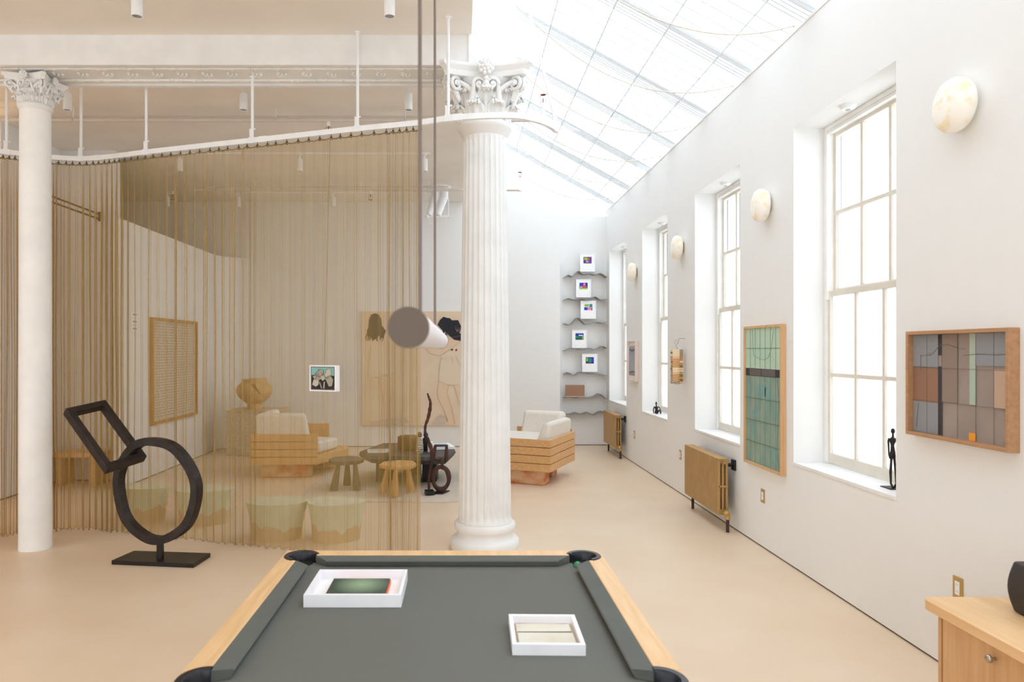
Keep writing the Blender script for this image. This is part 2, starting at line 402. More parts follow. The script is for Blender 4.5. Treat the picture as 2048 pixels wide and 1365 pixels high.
# ------------------------------------------------------------------ sash windows on the right
XR = 2.87
def window(idx, y0, y1):
    W = thing('window_%d' % idx, None, None, (XR, (y0+y1)/2, SILL)); W['kind'] = 'structure'
    f = MB(); z0, z1 = SILL, HEAD
    for a, c in ((y0+.001, y0+.045), (y1-.045, y1-.001)): f.box(XR-.012, XR+.085, a, c, z0+.001, z1-.001)
    f.box(XR-.0125, XR+.085, y0+.0015, y1-.0015, z1-.035, z1-.0005); f.box(XR-.005, XR+.085, y0+.045, y1-.045, z1-.06, z1-.035)
    part('window_frame', f, WINW, W, bevel=.003)
    P = .34; yf = y1-.072; yn = yf-3*P
    def sash(X, za, zb, rows, name, gm, bt):
        s = MB(); t = .045
        s.box(X, X+.04, yf, y1-.045, za, zb); s.box(X, X+.04, y0+.045, yn, za, zb)
        s.box(X, X+.04, yn, yf, za, za+bt); s.box(X, X+.04, yn, yf, zb-t, zb)
        for q in (1, 2): s.box(X+.004, X+.036, yf-P*q-.015, yf-P*q+.015, za+bt, zb-t)
        h = (za+bt+zb-t)/2
        s.box(X+.0032, X+.0368, yn+.001, yf-.001, h-.014, h+.014)
        o = part(name, s, IVORY, W, bevel=.003)
        if isinstance(gm, tuple):
            part('pane', MB().box(X+.018, X+.022, yn, yf, h, zb-t), gm[0], W); part('frosted_pane', MB().box(X+.018, X+.022, yn, yf, za+bt, h), gm[1], W)
        else: part('frosted_pane', MB().box(X+.018, X+.022, yn, yf, za+bt, zb-t), gm, W)
        return h
    sash(XR+.045, 2.15, 3.425, 2, 'upper_sash', (GLASS, FROST), .045)
    sash(XR, SILL+.005, 2.18, 2, 'lower_sash', FROST, .075)
    s = MB()
    for q in range(3):
        y = yf-P*q; s.box(XR+.090, XR+.100, y+.022, y+.042, 2.79, 3.40)
        s.box(XR+.090, XR+.100, y-P+.040, y+.026, 3.388, 3.400)
    part('screen_frame', s, mat('screen_frame_dark', (74, 80, 104), .5), W)
    part('sash_lock', MB().box(XR-.02, XR+.03, yf+.01, yf+.04, 2.11, 2.17), WINW, W, bevel=.004)
    part('window_sill', MB().box(WALLX-.006, XR+.02, y0+.001, y1-.001, SILL-.025, SILL), PLASTER, W, bevel=.003)
    return W
for i, (a0, a1) in enumerate(OPEN): window(i+1, a0, a1)
# round alarms in the window heads
det = thing('smoke_detector', 'small round white alarm under the head of the nearest tall window', 'detector', (2.76, 4.99, HEAD), 'round alarms in the window heads')
part('housing', MB().lathe([(.055, 0), (.055, -.012), (.042, -.028), (.02, -.032)], (2.76, 4.99, HEAD), 24), METW, det, smooth=40)
part('sensor_vent', MB().lathe([(.018, -.032), (.014, -.040)], (2.76, 4.99, HEAD), 16), mat('vent_grey', (190, 192, 196), .5), det, smooth=40)
for y, lb in ((7.3, 'second nearest'), (9.6, 'third nearest'), (11.8, 'farthest')):
    dup(det, (2.76, y, HEAD), 'small round white alarm under the head of the %s tall window' % lb)
# ------------------------------------------------------------------ columns
CY = 6.07
def leaf(mb, c, th, r0, z0, h, w_, out, lobes=4, blob=.016):
    c = Vector(c)
    def prof(v):
        if v < .75:
            q = v/.75; return r0+out*.35*q*q, z0+h*q*.98
        q = (v-.75)/.25*PI*.95; rr = out*.32
        return r0+out*.35+rr*(1-math.cos(q)), z0+h*.98+rr*.55*math.sin(q)-max(0, q-PI/2)*.012
    def fn(u, v):
        x = (u-.5)*2; r, z = prof(v)
        ww = w_*(.62+.38*math.sin(PI*min(1, v*1.15)))*(1+.16*abs(math.sin(lobes*PI*v)))
        if v > .8: ww *= 1-.35*(v-.8)/.2
        a = th+x*ww/2/r
        r += .012*math.cos(x*PI*2.5)*(1-.4*v)-.012*abs(x)**2+.006
        return (c.x+r*math.cos(a), c.y+r*math.sin(a), c.z+z)
    mb.grid(fn, 16, 18)
    r, z = prof(.86)
    for k in range(5):
        x = (k-2)/2; a = th+x*w_*.30/r
        mb.ball((c.x+(r+.004)*math.cos(a), c.y+(r+.004)*math.sin(a), c.z+z-.006-.010*abs(x)), blob, blob*.8, blob*1.5, 8, 6, rot=Matrix.Rotation(a, 3, 'Z'))
def capital(c, r, h, absz):
    """bell, leaves, volutes and rosettes; r = neck radius, h = height below the abacus"""
    k = r/.19
    bell = MB().lathe([(r, 0), (r*1.02, h*.3), (r*1.1, h*.6), (r*1.32, h*.85), (r*1.5, h)], c, 48)
    lv = MB(); up = MB(); vo = MB(); ro = MB()
    for i in range(8): leaf(lv, c, PI/8+i*PI/4, r+.012, 0, h*.38, .145*k, .085*k, blob=.016*k)
    for i in range(8): leaf(up, c, i*PI/4, r+.006, h*.05, h*.66, .15*k, .12*k, blob=.017*k)
    C = Vector(c)
    for i in range(4):
        a0 = PI/4+i*PI/2; dr = Vector((math.cos(a0), math.sin(a0), 0)); tg = Vector((-dr.y, dr.x, 0))
        for sg in (-1, 1):
            P = []; Rr = []
            for q in range(8):
                t = q/7; a = a0+sg*.42*(1-t)
                rr = r*(1.1+.62*t**1.3)
                P.append(C+Vector((rr*math.cos(a), rr*math.sin(a), h*(.50+.40*t**.8)))+tg*sg*.018*k); Rr.append(.026*k*(1-.35*t))
            cc = C+dr*r*1.80+Vector((0, 0, h*.80))+tg*sg*.018*k
            for q in range(22):
                t = q/21; an = PI*.72-t*2.9*PI; rad = .058*k*(1-t*.78)
                P.append(cc+dr*rad*math.cos(an)+Vector((0, 0, rad*math.sin(an)))+tg*sg*.012*k*t); Rr.append(.017*k*(1-.35*t))
            vo.tube(P, Rr, 7)
            vo.ball(cc+tg*sg*.02*k, .018*k, n=8, k=6)
        # acanthus blob under the volute
        for q in range(5): vo.ball(C+dr*r*(1.75-.05*q)+Vector((0, 0, h*(.66-.05*q))), .026*k*(1-.08*q), n=8, k=6)
        # faces: small inward helices, rosette and drop
        af = i*PI/2; df = Vector((math.cos(af), math.sin(af), 0)); tf = Vector((-df.y, df.x, 0))
        for sg in (-1, 1):
            P = []; Rr = []
            for q in range(7):
                t = q/6; P.append(C+df*r*(1.14+.26*t)+tf*sg*(.105-.012*t)*k+Vector((0, 0, h*(.45+.35*t)))); Rr.append((.026-.010*t)*k)
            cc = C+df*r*1.42+tf*sg*.048*k+Vector((0, 0, h*.80))
            for q in range(20):
                t = q/19; an = t*2.6*PI; rad = .05*k*(1-.78*t)
                P.append(cc+tf*sg*rad*math.cos(an)+Vector((0, 0, rad*math.sin(an)))); Rr.append(.015*k*(1-.3*t))
            vo.tube(P, Rr, 7); vo.ball(cc+df*.008, .016*k, n=8, k=6)
        rc = C+df*(r*1.42+.05*k)+Vector((0, 0, h+.055*k))
        ro.ball(rc+df*.012*k, .016*k, n=8, k=6)
        for ring, nn, rr, br in ((0, 6, .026, .017), (1, 9, .05, .019)):
            for q in range(nn):
                an = 2*PI*q/nn+ring*.3
                ro.ball(rc+(tf*math.cos(an)+Vector((0, 0, math.sin(an))))*rr*k-df*.008*ring, br*k, n=8, k=6)
        for q in range(3):
            ro.ball(C+df*(r*1.42+.022*k)+Vector((0, 0, h*.92-.035*k*q)), .022*k*(1-.1*q), n=8, k=6)
            for sg in (-1, 1): ro.ball(C+df*(r*1.40+.012*k)+tf*sg*.016*k+Vector((0, 0, h*.89-.035*k*q)), .015*k, n=6, k=5)
    # abacus with concave sides
    ab = MB(); A = absz
    def ring(half, z, cut=.86):
        P = []
        for i in range(4):
            a0 = -PI/4+i*PI/2; a1 = a0+PI/2
            p0 = Vector((math.cos(a0), math.sin(a0), 0))*half*1.4142; p1 = Vector((math.cos(a1), math.sin(a1), 0))*half*1.4142
            nrm = -(p0+p1).normalized()
            for q in range(11):
                t = .055+.89*q/10; p = p0.lerp(p1, t)+nrm*half*.24*math.sin(PI*q/10)
                P.append(C+p+Vector((0, 0, z)))
        return P
    H = h; lay = [ring(A*.90, H), ring(A*.93, H+.027*k), ring(A*.93, H+.038*k), ring(A*1.0, H+.062*k), ring(A*1.03, H+.073*k), ring(A*1.03, H+.095*k)]
    vs = [p for l_ in lay for p in l_]; n = len(lay[0]); fs = [tuple(range(n-1, -1, -1)), tuple(range(5*n, 6*n))]
    for j in range(5):
        for i in range(n): fs.append((j*n+i, j*n+(i+1) % n, (j+1)*n+(i+1) % n, (j+1)*n+i))
    ab.add(vs, fs)
    return bell, lv, up, vo, ro, ab

def column(cx, label, fluted):
    T = thing('column', label, 'column', (cx, CY, 0))
    if fluted:
        base = MB().lathe([(.29, 0), (.297, .03), (.30, .05), (.295, .085), (.275, .105), (.26, .11), (.245, .125), (.238, .15), (.245, .172), (.262, .178), (.267, .20), (.262, .228), (.245, .24), (.235, .245)], (cx, CY, 0), 64)
        part('base', base, PLASTER, T, smooth=50)
        z0, z1 = .245, 3.56
        prof = [(.228+.012, z0), (.228, z0+.03)]+[(.228, z0+.04+.012*i) for i in range(5)]+[(.228-.042*t, .32+t*(z1-.42)) for t in [q/10 for q in range(1, 11)]]
        prof += [(.186, z1-.10+.012*i) for i in range(5)]+[(.186, z1-.03), (.19, z1)]
        def rf(r, z, t):
            e = max(0, min(1, (z-(z0+.035))/.04))*max(0, min(1, ((z1-.04)-z)/.06)); q = (t*24/(2*PI)) % 1
            x = abs(q-.5)/.39
            return r-(.020*math.sqrt(max(0, 1-x*x))*math.sqrt(e) if x < 1 else 0)
        part('shaft', MB().lathe(prof, (cx, CY, 0), 24*10, rf=rf), PLASTER, T, smooth=42)
        part('necking', MB().lathe([(.188, 3.545), (.20, 3.56), (.212, 3.58), (.224, 3.60), (.232, 3.61), (.238, 3.63), (.236, 3.65), (.225, 3.66), (.2, 3.665)], (cx, CY, 0), 64), PLASTER, T, smooth=50)
        pieces = capital((cx, CY, 3.66), .205, .325, .375)
        hh = 1
    else:
        part('shaft', MB().lathe([(.130, 0), (.128, .1), (.127, 1.2), (.124, 2.6), (.120, 3.80)], (cx, CY, 0), 48), ROUGHW, T, smooth=60)
        part('necking', MB().lathe([(.120, 3.78), (.132, 3.80), (.138, 3.815), (.132, 3.83), (.122, 3.84)], (cx, CY, 0), 48), PLASTER, T, smooth=50)
        pieces = capital((cx, CY, 3.83), .110, .18, .185)
    cap = part('capital', pieces[0], PLASTER, T, smooth=50)
    for nm, p in zip(('lower_leaves', 'upper_leaves', 'volutes', 'rosettes', 'abacus'), pieces[1:]):
        part(nm, p, PLASTER, cap, smooth=60 if nm != 'abacus' else 30)
    return T
column(.206, 'white fluted column with a leafy Corinthian capital, standing behind the billiard table', True)
column(-3.69, 'slim smooth white painted column at the left edge beside the ring sculpture', False)

# ------------------------------------------------------------------ curtain track and chain curtain
TZ = 3.54
TP = [(-5.6, 5.6), (-5.1, 6.0), (-4.6, 6.28), (-4.23, 6.42), (-3.92, 6.60), (-3.62, 6.67), (-3.3, 6.60), (-2.90, 6.45), (-2.3, 6.25), (-1.78, 6.08), (-1.3, 5.92), (-.852, 5.77), (-.35, 5.62), (-.10, 5.51), (.15, 5.45), (.396, 5.44), (.54, 5.50), (.68, 5.62), (.794, 5.79)]
path = catmull([(x, y, 0) for x, y in TP], 14)
cum = [0]
for i in range(1, len(path)): cum.append(cum[-1]+(path[i]-path[i-1]).length)
TOT = cum[-1]
def pat(s):
    s = max(0, min(TOT-1e-6, s)); lo, hi = 0, len(cum)-1
    while hi-lo > 1:
        m = (lo+hi)//2
        if cum[m] <= s: lo = m
        else: hi = m
    t = (s-cum[lo])/(cum[hi]-cum[lo]); p = path[lo].lerp(path[hi], t); d = (path[hi]-path[lo]).normalized()
    return p, d
def s_of_x(x):
    best = min(range(len(path)), key=lambda i: abs(path[i].x-x)); return cum[best]
track = thing('curtain_track', 'white curved ceiling-hung curtain track on thin rods, passing in front of the fluted column', 'curtain track', (-.35, 5.62, TZ))
b = MB()
NP = 220; vs = []; fs = []
for i in range(NP+1):
    p, d = pat(TOT*i/NP); n = Vector((-d.y, d.x, 0))
    for (a, z) in ((-.016, .022), (.016, .022), (.016, -.022), (.004, -.022), (.004, -.010), (-.004, -.010), (-.004, -.022), (-.016, -.022)):
        vs.append(p+n*a+Vector((0, 0, TZ+z)))
for i in range(NP):
    for k in range(8): a = i*8+k; c_ = i*8+(k+1) % 8; fs.append((a, c_, c_+8, a+8))
fs += [tuple(range(7, -1, -1)), tuple(range(NP*8, NP*8+8))]
b.add(vs, fs); part('rail', b, METW, track, smooth=30)
def bracket(s, top, slant=None):
    p, d = pat(s); n = Vector((-d.y, d.x, 0)); q = p+Vector((0, 0, TZ))
    part('bracket', MB().obox(q, d*.028, n*.021, Vector((0, 0, .027))).obox(q+Vector((0, 0, .062))-d*.008, d*.016, n*.012, Vector((0, 0, .035))).tube([q+Vector((0, 0, .10))-d*.03, q+Vector((0, 0, .10))+d*.03], .007, 6), METW, track, bevel=.003)
    tp = slant or Vector((p.x, p.y, top))
    part('drop_rod', MB().tube([q+Vector((0, 0, .06)), tp], .0125, 10), METW, track, smooth=60)
    if not slant: part('ceiling_rose', MB().lathe([(.026, 0), (.026, -.012)], (p.x, p.y, top), 16), METW, track, smooth=50)
for x, top in ((-4.19, CEILZ), (-3.62, CEILZ), (-2.9, CEILZ), (-1.83, BZ+.01), (-.852, CEILZ), (-.10, CEILZ)): bracket(s_of_x(x), top)
p, d = pat(TOT-.02); bracket(TOT-.03, 0, Vector((.47, p.y, 4.9)))
for x in (-3.45, -1.72, -.02):
    p, d = pat(s_of_x(x)); n = Vector((-d.y, d.x, 0))
    part('splice_sleeve', MB().obox(p+Vector((0, 0, TZ)), d*.04, n*.019, Vector((0, 0, .026))), METW, track, bevel=.002)

s0, s1 = s_of_x(-5.55), s_of_x(-.335)
hooks = []; s = s0
while s < s1-.01:
    hooks.append(s); x = pat(s)[0].x
    s += random.uniform(.8, 1.15)*(.055 if x > -.62 else .10 if x > -3.2 else .07 if x > -3.95 else .05)
hooks.append(s1)
cur = thing('chain_mesh_curtain', 'tall semi-sheer gold chain mesh curtain hanging in folds from the curved track', 'curtain', (-1.78, 6.08, 0))
# folded sheet
prm = []
for i in range(len(hooks)-1):
    x = pat(hooks[i])[0].x
    A = (.026 if x > -.62 else .007 if x > -1.9 else .020 if x > -3.3 else .030)
    Bk = (.8 if x > -.62 else .5 if x > -1.75 else 1.0 if x > -3.2 else 2.4)
    prm.append((A*random.choice((.3, .6, .9, 1.3)), [random.uniform(-1, 1) for _ in range(4)], [random.uniform(0, 2*PI) for _ in range(3)], Bk*random.uniform(.5, 1.4)))
NR = 22; cols = []
for i in range(len(hooks)-1):
    a, c_ = hooks[i], hooks[i+1]; nn = 36
    for k in range(nn+(1 if i == len(hooks)-2 else 0)): cols.append((i, k/nn, a+(c_-a)*k/nn))
def sheet(ci, z):
    i, t, s = cols[ci]; A, wq, ph, bk = prm[i]; p, d = pat(s); n = Vector((-d.y, d.x, 0))
    zz = 1-z/TZ; e = math.sin(PI*t); L_ = hooks[i+1]-hooks[i]
    g = .35+.65*min(1, zz*6)+.2*zz*math.sin(zz*5+i)
    o = A*g*(math.sin(2*PI*t)+.5*wq[0]*math.sin(4*PI*t+ph[0]*zz*.5)+.35*wq[1]*e*math.sin(9*PI*t+ph[1]))
    k = min(1, .25+zz*5)
    sh = L_*bk*k*(.055*math.sin(4*PI*t+wq[2])*min(1, e*3)+.045*math.sin(8*PI*t+ph[1])*min(1, e*2)+.035*wq[3]*e*math.sin(18*PI*t+ph[2]))
    sh += .010*wq[2]*math.sin(zz*6+i*1.7)*min(1, zz*2)*e
    return p+n*o+d*sh
vs = []; fs = []; NCc = len(cols)
for j in range(NR+1):
    v = j/NR
    for ci in range(NCc):
        i, t, s = cols[ci]; ztop = TZ-.052-.010*math.sin(PI*t); zb = .018+.010*math.sin(ci*.21)+.006*math.sin(ci*.67)
        z = ztop+(zb-ztop)*v; q = sheet(ci, z); vs.append((q.x, q.y, z))
for j in range(NR):
    for ci in range(NCc-1): a = j*NCc+ci; fs.append((a, a+1, a+1+NCc, a+NCc))
part('mesh_panel', MB().add(vs, fs), CHAIN, cur, smooth=180)
HK = mat('dark_brass', (92, 78, 50), .45, .5)
P = []
for ci in range(0, NCc, 2):
    i, t, s = cols[ci]; ztop = TZ-.050-.010*math.sin(PI*t); q = sheet(ci, ztop)
    P.append((q.x, q.y, ztop+.004*math.sin(ci*1.5)))
part('header_chain', MB().tube(P, .0045, 5), mat('header_brass', (150, 126, 84), .45, .4), cur, smooth=60)
hm = MB().ball((0, 0, 0), .010, .008, .010, 8, 6).tube([(0, 0, .008), (0, 0, .032)], .0035, 6).tube([(.009*math.cos(a), 0, -.012+.009*math.sin(a)) for a in [2*PI*q/8 for q in range(8)]], .003, 5, closed=True)
hp = None
vis = [h for h in hooks if pat(h)[0].x > -4.5][-95:]
for h in vis:
    p, d = pat(h)
    if hp is None:
        hp = part('hook', MB().add([Vector(v)+Vector((p.x, p.y, TZ-.044)) for v in hm.v], hm.f), HK, cur, smooth=60)
        hloc = Vector((p.x, p.y, 0))
    else:
        c_ = hp.copy(); COL.objects.link(c_); c_.parent = cur; c_.location = Vector((p.x, p.y, 0))-hloc
part('bottom_hem', MB().tube([vs[NR*NCc+ci] for ci in range(0, NCc, 2)], .0028, 4), mat('hem_brass', (170, 146, 104), .5, .4), cur, smooth=60)

# ------------------------------------------------------------------ billiard table
RZ, BED = .80, .765
TX0, TX1, TY0, TY1 = -.797, .633, .69, 3.21; TCX = (TX0+TX1)/2; TCY = 1.95
tab = thing('pool_table', 'oak-railed billiard table with grey felt in the foreground', 'pool table', (TCX, TCY, 0))
WR, CR = .075, .065            # wood rail and cushion widths
part('bed_cloth', MB().box(TX0+WR, TX1-WR, TY0+WR, TY1-WR, BED-.03, BED), FELT, tab)
pk = [(TX0+WR+.012, TY1-WR-.012), (TX1-WR-.012, TY1-WR-.012), (TX0+WR+.004, TCY), (TX1-WR-.004, TCY), (TX0+WR+.012, TY0+WR+.012), (TX1-WR-.012, TY0+WR+.012)]
PR = .062
def arc_pts(c, r, a0, a1, n=14): return [(c[0]+r*math.cos(math.radians(a0+(a1-a0)*i/n)), c[1]+r*math.sin(math.radians(a0+(a1-a0)*i/n))) for i in range(n+1)]
AX = TX0+WR+.012; AY = TY1-WR-.012; PRr = PR+.004; g_ = math.degrees(math.asin(.012/PRr))
base_side = [(TX0, TCY+.06), (TX0+WR, TCY+.06)]+arc_pts((AX, AY), PRr, 270-g_, 90)+[(AX, TY1), (TX0, TY1)]
base_end = [(AX, TY1)]+arc_pts((AX, AY), PRr, 90, g_)
base_end += [(2*TCX-x, y) for x, y in reversed(base_end)]
for mx_ in (0, 1):
    for my_ in (0, 1):
        P = [(2*TCX-x if mx_ else x, 2*TCY-y if my_ else y) for x, y in base_side]
        if mx_ ^ my_: P = P[::-1]
        part('wood_rail', MB().prism(P, .665, RZ), OAKY, tab, bevel=.004, seg=2)
for my_ in (0, 1):
    P = [(x, 2*TCY-y if my_ else y) for x, y in base_end]
    if not my_: P = P[::-1]
    part('wood_rail', MB().prism(P[::-1], .665, RZ), OAKTOP, tab, bevel=.004, seg=2)
for x0, x1 in ((TX0, TX0+.025), (TX1-.025, TX1)): part('rail_bridge', MB().box(x0, x1, TCY-.06, TCY+.06, .665, RZ), OAKY, tab, bevel=.004)
def cushion(p, q, inward, c0=.075, c1=.075, e0=.055, e1=.055):
    """from p to q along a rail; nose leans inward; ends cut back for the pocket"""
    p, q, n = Vector(p), Vector(q), Vector(inward); d = (q-p).normalized(); b = MB()
    L = (q-p).length
    def sec(t, tn):
        a = p+d*t; c_ = p+d*tn
        return [a+Vector((0, 0, RZ-.002)), c_+n*(CR-.004)+Vector((0, 0, RZ-.005)), c_+n*CR+Vector((0, 0, RZ-.010)), c_+n*(CR-.012)+Vector((0, 0, BED+.002)), a+Vector((0, 0, BED+.002))]
    A, B = sec(c0, c0+e0), sec(L-c1, L-c1-e1)
    b.add(A+B, [(4, 3, 2, 1, 0), (5, 6, 7, 8, 9)]+[(i, (i+1) % 5, 5+(i+1) % 5, 5+i) for i in range(5)])
    return part('cushion', b, FELT2, tab, smooth=30)
xi0, xi1, yi0, yi1 = TX0+WR, TX1-WR, TY0+WR, TY1-WR
cushion((xi0, yi1, 0), (xi1, yi1, 0), (0, -1, 0), .072, .072); cushion((xi0, yi0, 0), (xi1, yi0, 0), (0, 1, 0), .072, .072)
cushion((xi0, TCY, 0), (xi0, yi1, 0), (1, 0, 0), .058, .072, .02); cushion((xi0, yi0, 0), (xi0, TCY, 0), (1, 0, 0), .072, .058, .055, .02)
cushion((xi1, TCY, 0), (xi1, yi1, 0), (-1, 0, 0), .058, .072, .02); cushion((xi1, yi0, 0), (xi1, TCY, 0), (-1, 0, 0), .072, .058, .055, .02)
for k, (x, y) in enumerate(pk):
    side = k in (2, 3); inn = Vector((TCX-x, 0 if side else TCY-y, 0)); inn = Vector((math.copysign(1, inn.x), 0 if side else math.copysign(1, inn.y), 0)).normalized()
    ai = math.atan2(inn.y, inn.x); sp = PI*.62 if not side else PI*.5
    vs = []; fs = []; nn = 24; secp = ((PR-.012, BED-.10), (PR-.010, RZ-.006), (PR-.004, RZ+.004), (PR+.012, RZ+.005), (PR+.016, RZ+.001), (PR+.012, BED-.10))
    for i in range(nn+1):
        a = ai+PI-sp+2*sp*i/nn
        for r, z in secp: vs.append((x+r*math.cos(a), y+r*math.sin(a), z))
    for i in range(nn):
        for j in range(6): a = i*6+j; c_ = i*6+(j+1) % 6; fs.append((a, c_, c_+6, a+6))
    fs += [tuple(range(6)), tuple(range(nn*6+5, nn*6-1, -1))]
    part('pocket_liner', MB().add(vs, fs), LINER, tab, smooth=40)
    part('pocket_dark_disc', MB().lathe([(PR-.012, BED+.0015), (PR-.014, BED+.001)], (x, y, 0), 32), mat('pocket_hole_dark', (6, 6, 9), .9) if k == 0 else bpy.data.materials['pocket_hole_dark'], tab)  # flat black disc on the cloth, painted as the dark inside the pocket
part('apron', MB().box(TX0+.03, TX1-.03, TY0+.03, TY1-.03, .56, .70), OAKTOP, tab, bevel=.01)
for sx in (TX0+.16, TX1-.16):
    for sy in (TY0+.2, TY1-.2):
        part('leg', MB().prism([(sx-.07, sy-.07), (sx+.07, sy-.07), (sx+.07, sy+.07), (sx-.07, sy+.07)], 0, .57, scale_top=1.25), OAKZ, tab, bevel=.008)
x, y = pk[1]
ball = thing('billiard_ball', 'green and yellow striped ball lying at the far right corner pocket', 'ball', (x-.04, y-.05, BED)) if False else None

def tray(name, label, x, y, wx, wy, h, rot, t=.013, group=None):
    T = thing(name, label, 'framed art', (x, y, BED)); b = MB(); hx, hy = wx/2, wy/2
    b.box(x-hx, x+hx, y-hy, y-hy+t, BED, BED+h).box(x-hx, x+hx, y+hy-t, y+hy, BED, BED+h).box(x-hx, x-hx+t, y-hy+t, y+hy-t, BED, BED+h).box(x+hx-t, x+hx, y-hy+t, y+hy-t, BED, BED+h)
    part('frame', b, FRAMEW, T, bevel=.0015); part('backing', MB().box(x-hx+t, x+hx-t, y-hy+t, y+hy-t, BED, BED+.010), PAPER, T)
    T.rotation_euler.z = rot; return T
A = tray('shadow_box', 'white box frame on the felt holding a small dark green print edged in orange', -.402, 2.74, .363, .30, .048, 0)
gm = mat('green_glow_print', (58, 74, 58), .6); nt = gm.node_tree; n_ = nt.nodes
gt = n_.new('ShaderNodeTexGradient'); gt.gradient_type = 'SPHERICAL'; tc = n_.new('ShaderNodeTexCoord'); mp = n_.new('ShaderNodeMapping')
mp.inputs['Location'].default_value = (-.1, -.15, 0); mp.inputs['Scale'].default_value = (9, 8.5, 1); nt.links.new(tc.outputs['Object'], mp.inputs[0]); nt.links.new(mp.outputs[0], gt.inputs[0])
rp = n_.new('ShaderNodeValToRGB'); rp.color_ramp.elements[0].color = L4((58, 74, 60)); rp.color_ramp.elements[1].color = L4((150, 176, 140)); nt.links.new(gt.outputs['Fac'], rp.inputs[0]); nt.links.new(rp.outputs[0], n_['Principled BSDF'].inputs['Base Color'])
part('print', MB().box(-.513, -.287, 2.65, 2.83, BED+.024, BED+.030), gm, A)
part('print_edge', MB().box(-.511, -.283, 2.647, 2.832, BED+.0102, BED+.0238), flat('neon_orange', (255, 110, 60)), A)
B = tray('shadow_box', 'smaller white box frame on the felt holding aged cream paper pages', .277, 2.307, .229, .25, .036, math.radians(-1.2), .014)
pg = mat('aged_paper', (226, 222, 208), .8, 0, (214, 204, 184), 9, lo=.4, hi=.75)
part('paper_sheet', MB().box(.186, .368, 2.215, 2.305, BED+.0105, BED+.024).box(.184, .366, 2.313, 2.385, BED+.0105, BED+.022), pg, B, bevel=.003)
part('old_board', MB().box(.180, .374, 2.203, 2.408, BED+.0102, BED+.014), mat('old_board', (206, 184, 158), .8, 0, (190, 160, 130), 20), B)
part('seam_line', MB().tube([(.186, 2.309, BED+.023), (.25, 2.310, BED+.023), (.366, 2.314, BED+.023)], .0012, 4).tube([(.19, 2.388, BED+.020), (.27, 2.392, BED+.016), (.36, 2.388, BED+.02)], .001, 4), flat('ink_brown', (90, 74, 60)), B)
bl = thing('billiard_ball', 'green ball showing in the mouth of the far right corner pocket', 'ball', (.512, 3.075, BED-.012))
part('ball_body', MB().ball((.512, 3.075, BED+.006), .018, n=20, k=14), mat('green_ball', (30, 120, 84), .15, col2=(60, 160, 90)), bl, smooth=60)

# ------------------------------------------------------------------ pendant light over the table
PX, PZ = -.085, 1.756; y0, y1 = 1.13, 2.83
pen = thing('pendant_light', 'long white tubular pendant with brown end disc hung over the billiard table', 'pendant light', (PX, 1.98, PZ))
b = MB(); prof = []
TUBE = mat('white_ribbed_glass', (238, 230, 228), .35, 0, (226, 220, 226), 3, (.1, 6, .1), lo=.3, hi=.7)
n = 85; vs = []; fs = []
for i in range(n+1):
    y = y0+.012+(y1-y0-.024)*i/n; r = .0315+(.0014 if i % 5 == 0 else 0)
    for k in range(40): a = 2*PI*k/40; vs.append((PX+r*math.cos(a), y, PZ+r*math.sin(a)))
for i in range(n):
    for k in range(40): a = i*40+k; c_ = i*40+(k+1) % 40; fs.append((a, c_, c_+40, a+40))
part('glass_tube', b.add(vs, fs), TUBE, pen, smooth=60)
CAPM = mat('bronze_cap', (100, 86, 76), .6, .1)
for ya, yb in ((y0-.004, y0+.014), (y1-.014, y1+.004)):
    vs = [(PX+.0325*math.cos(2*PI*k/48), y, PZ+.0325*math.sin(2*PI*k/48)) for y in (ya, yb) for k in range(48)]
    part('end_cap', MB().add(vs, [tuple(range(48)), tuple(range(95, 47, -1))]+[(k, (k+1) % 48, 48+(k+1) % 48, 48+k) for k in range(48)]), CAPM, pen, smooth=40, bevel=.001)
for y in (1.45, 2.28):
    part('suspension_rod', MB().tube([(PX, y, PZ+.03), (PX, y, CEILZ-.02)], .0042, 10), mat('bronze_rod', (120, 106, 98), .45, .4), pen, smooth=60)
    part('ceiling_canopy', MB().lathe([(.05, 0), (.05, -.025)], (PX, y, CEILZ), 32), CAPM, pen, smooth=40)

# ------------------------------------------------------------------ spot lights, tracks, pipes, sprinklers
spotp = (-2.31, 5.0)
def spot(x, y, top, label, group, r=.039, h=.165, stem=.075):
    T = thing('spotlight', label, 'spotlight', (x, y, top), group)
    part('mount', MB().lathe([(.026, 0), (.026, -.012)], (x, y, top), 20), METW, T, smooth=40)
    part('stem', MB().tube([(x, y, top-.01), (x, y, top-stem-.004)], .008, 8).obox((x, y, top-stem+.012), (.012, 0, 0), (0, .014, 0), (0, 0, .014)), METW, T, smooth=40)
    part('barrel', MB().lathe([(r*.9, -stem), (r, -stem-.004), (r, -stem-h), (r*.86, -stem-h), (r*.86, -stem-h+.02)], (x, y, top), 32), METW, T, smooth=40)
    part('lens', MB().lathe([(r*.85, -stem-h+.006), (r*.85, -stem-h+.012)], (x, y, top), 24), mat('lens_grey', (150, 148, 146), .3) if 'lens_grey' not in bpy.data.materials else bpy.data.materials['lens_grey'], T)
    return T
for px, lb in ((274, 'white cylindrical spotlight at the top edge of the picture, left of the pendant'), (779, 'white cylindrical spotlight at the top edge of the picture, beside the pendant rods')):
    spot((px-922)/1400*5, 5.0, CEILZ, lb, 'spotlights in front of the beam')
for px, lb in ((135, 'white spotlight just behind the beam, beside the smooth column'), (487, 'white spotlight behind the beam, above the middle of the curtain'), (817, 'white spotlight behind the beam, left of the pendant rods')):
    spot((px-922)/1400*6.95, 6.95, CEILZ, lb, 'spotlights behind the beam')
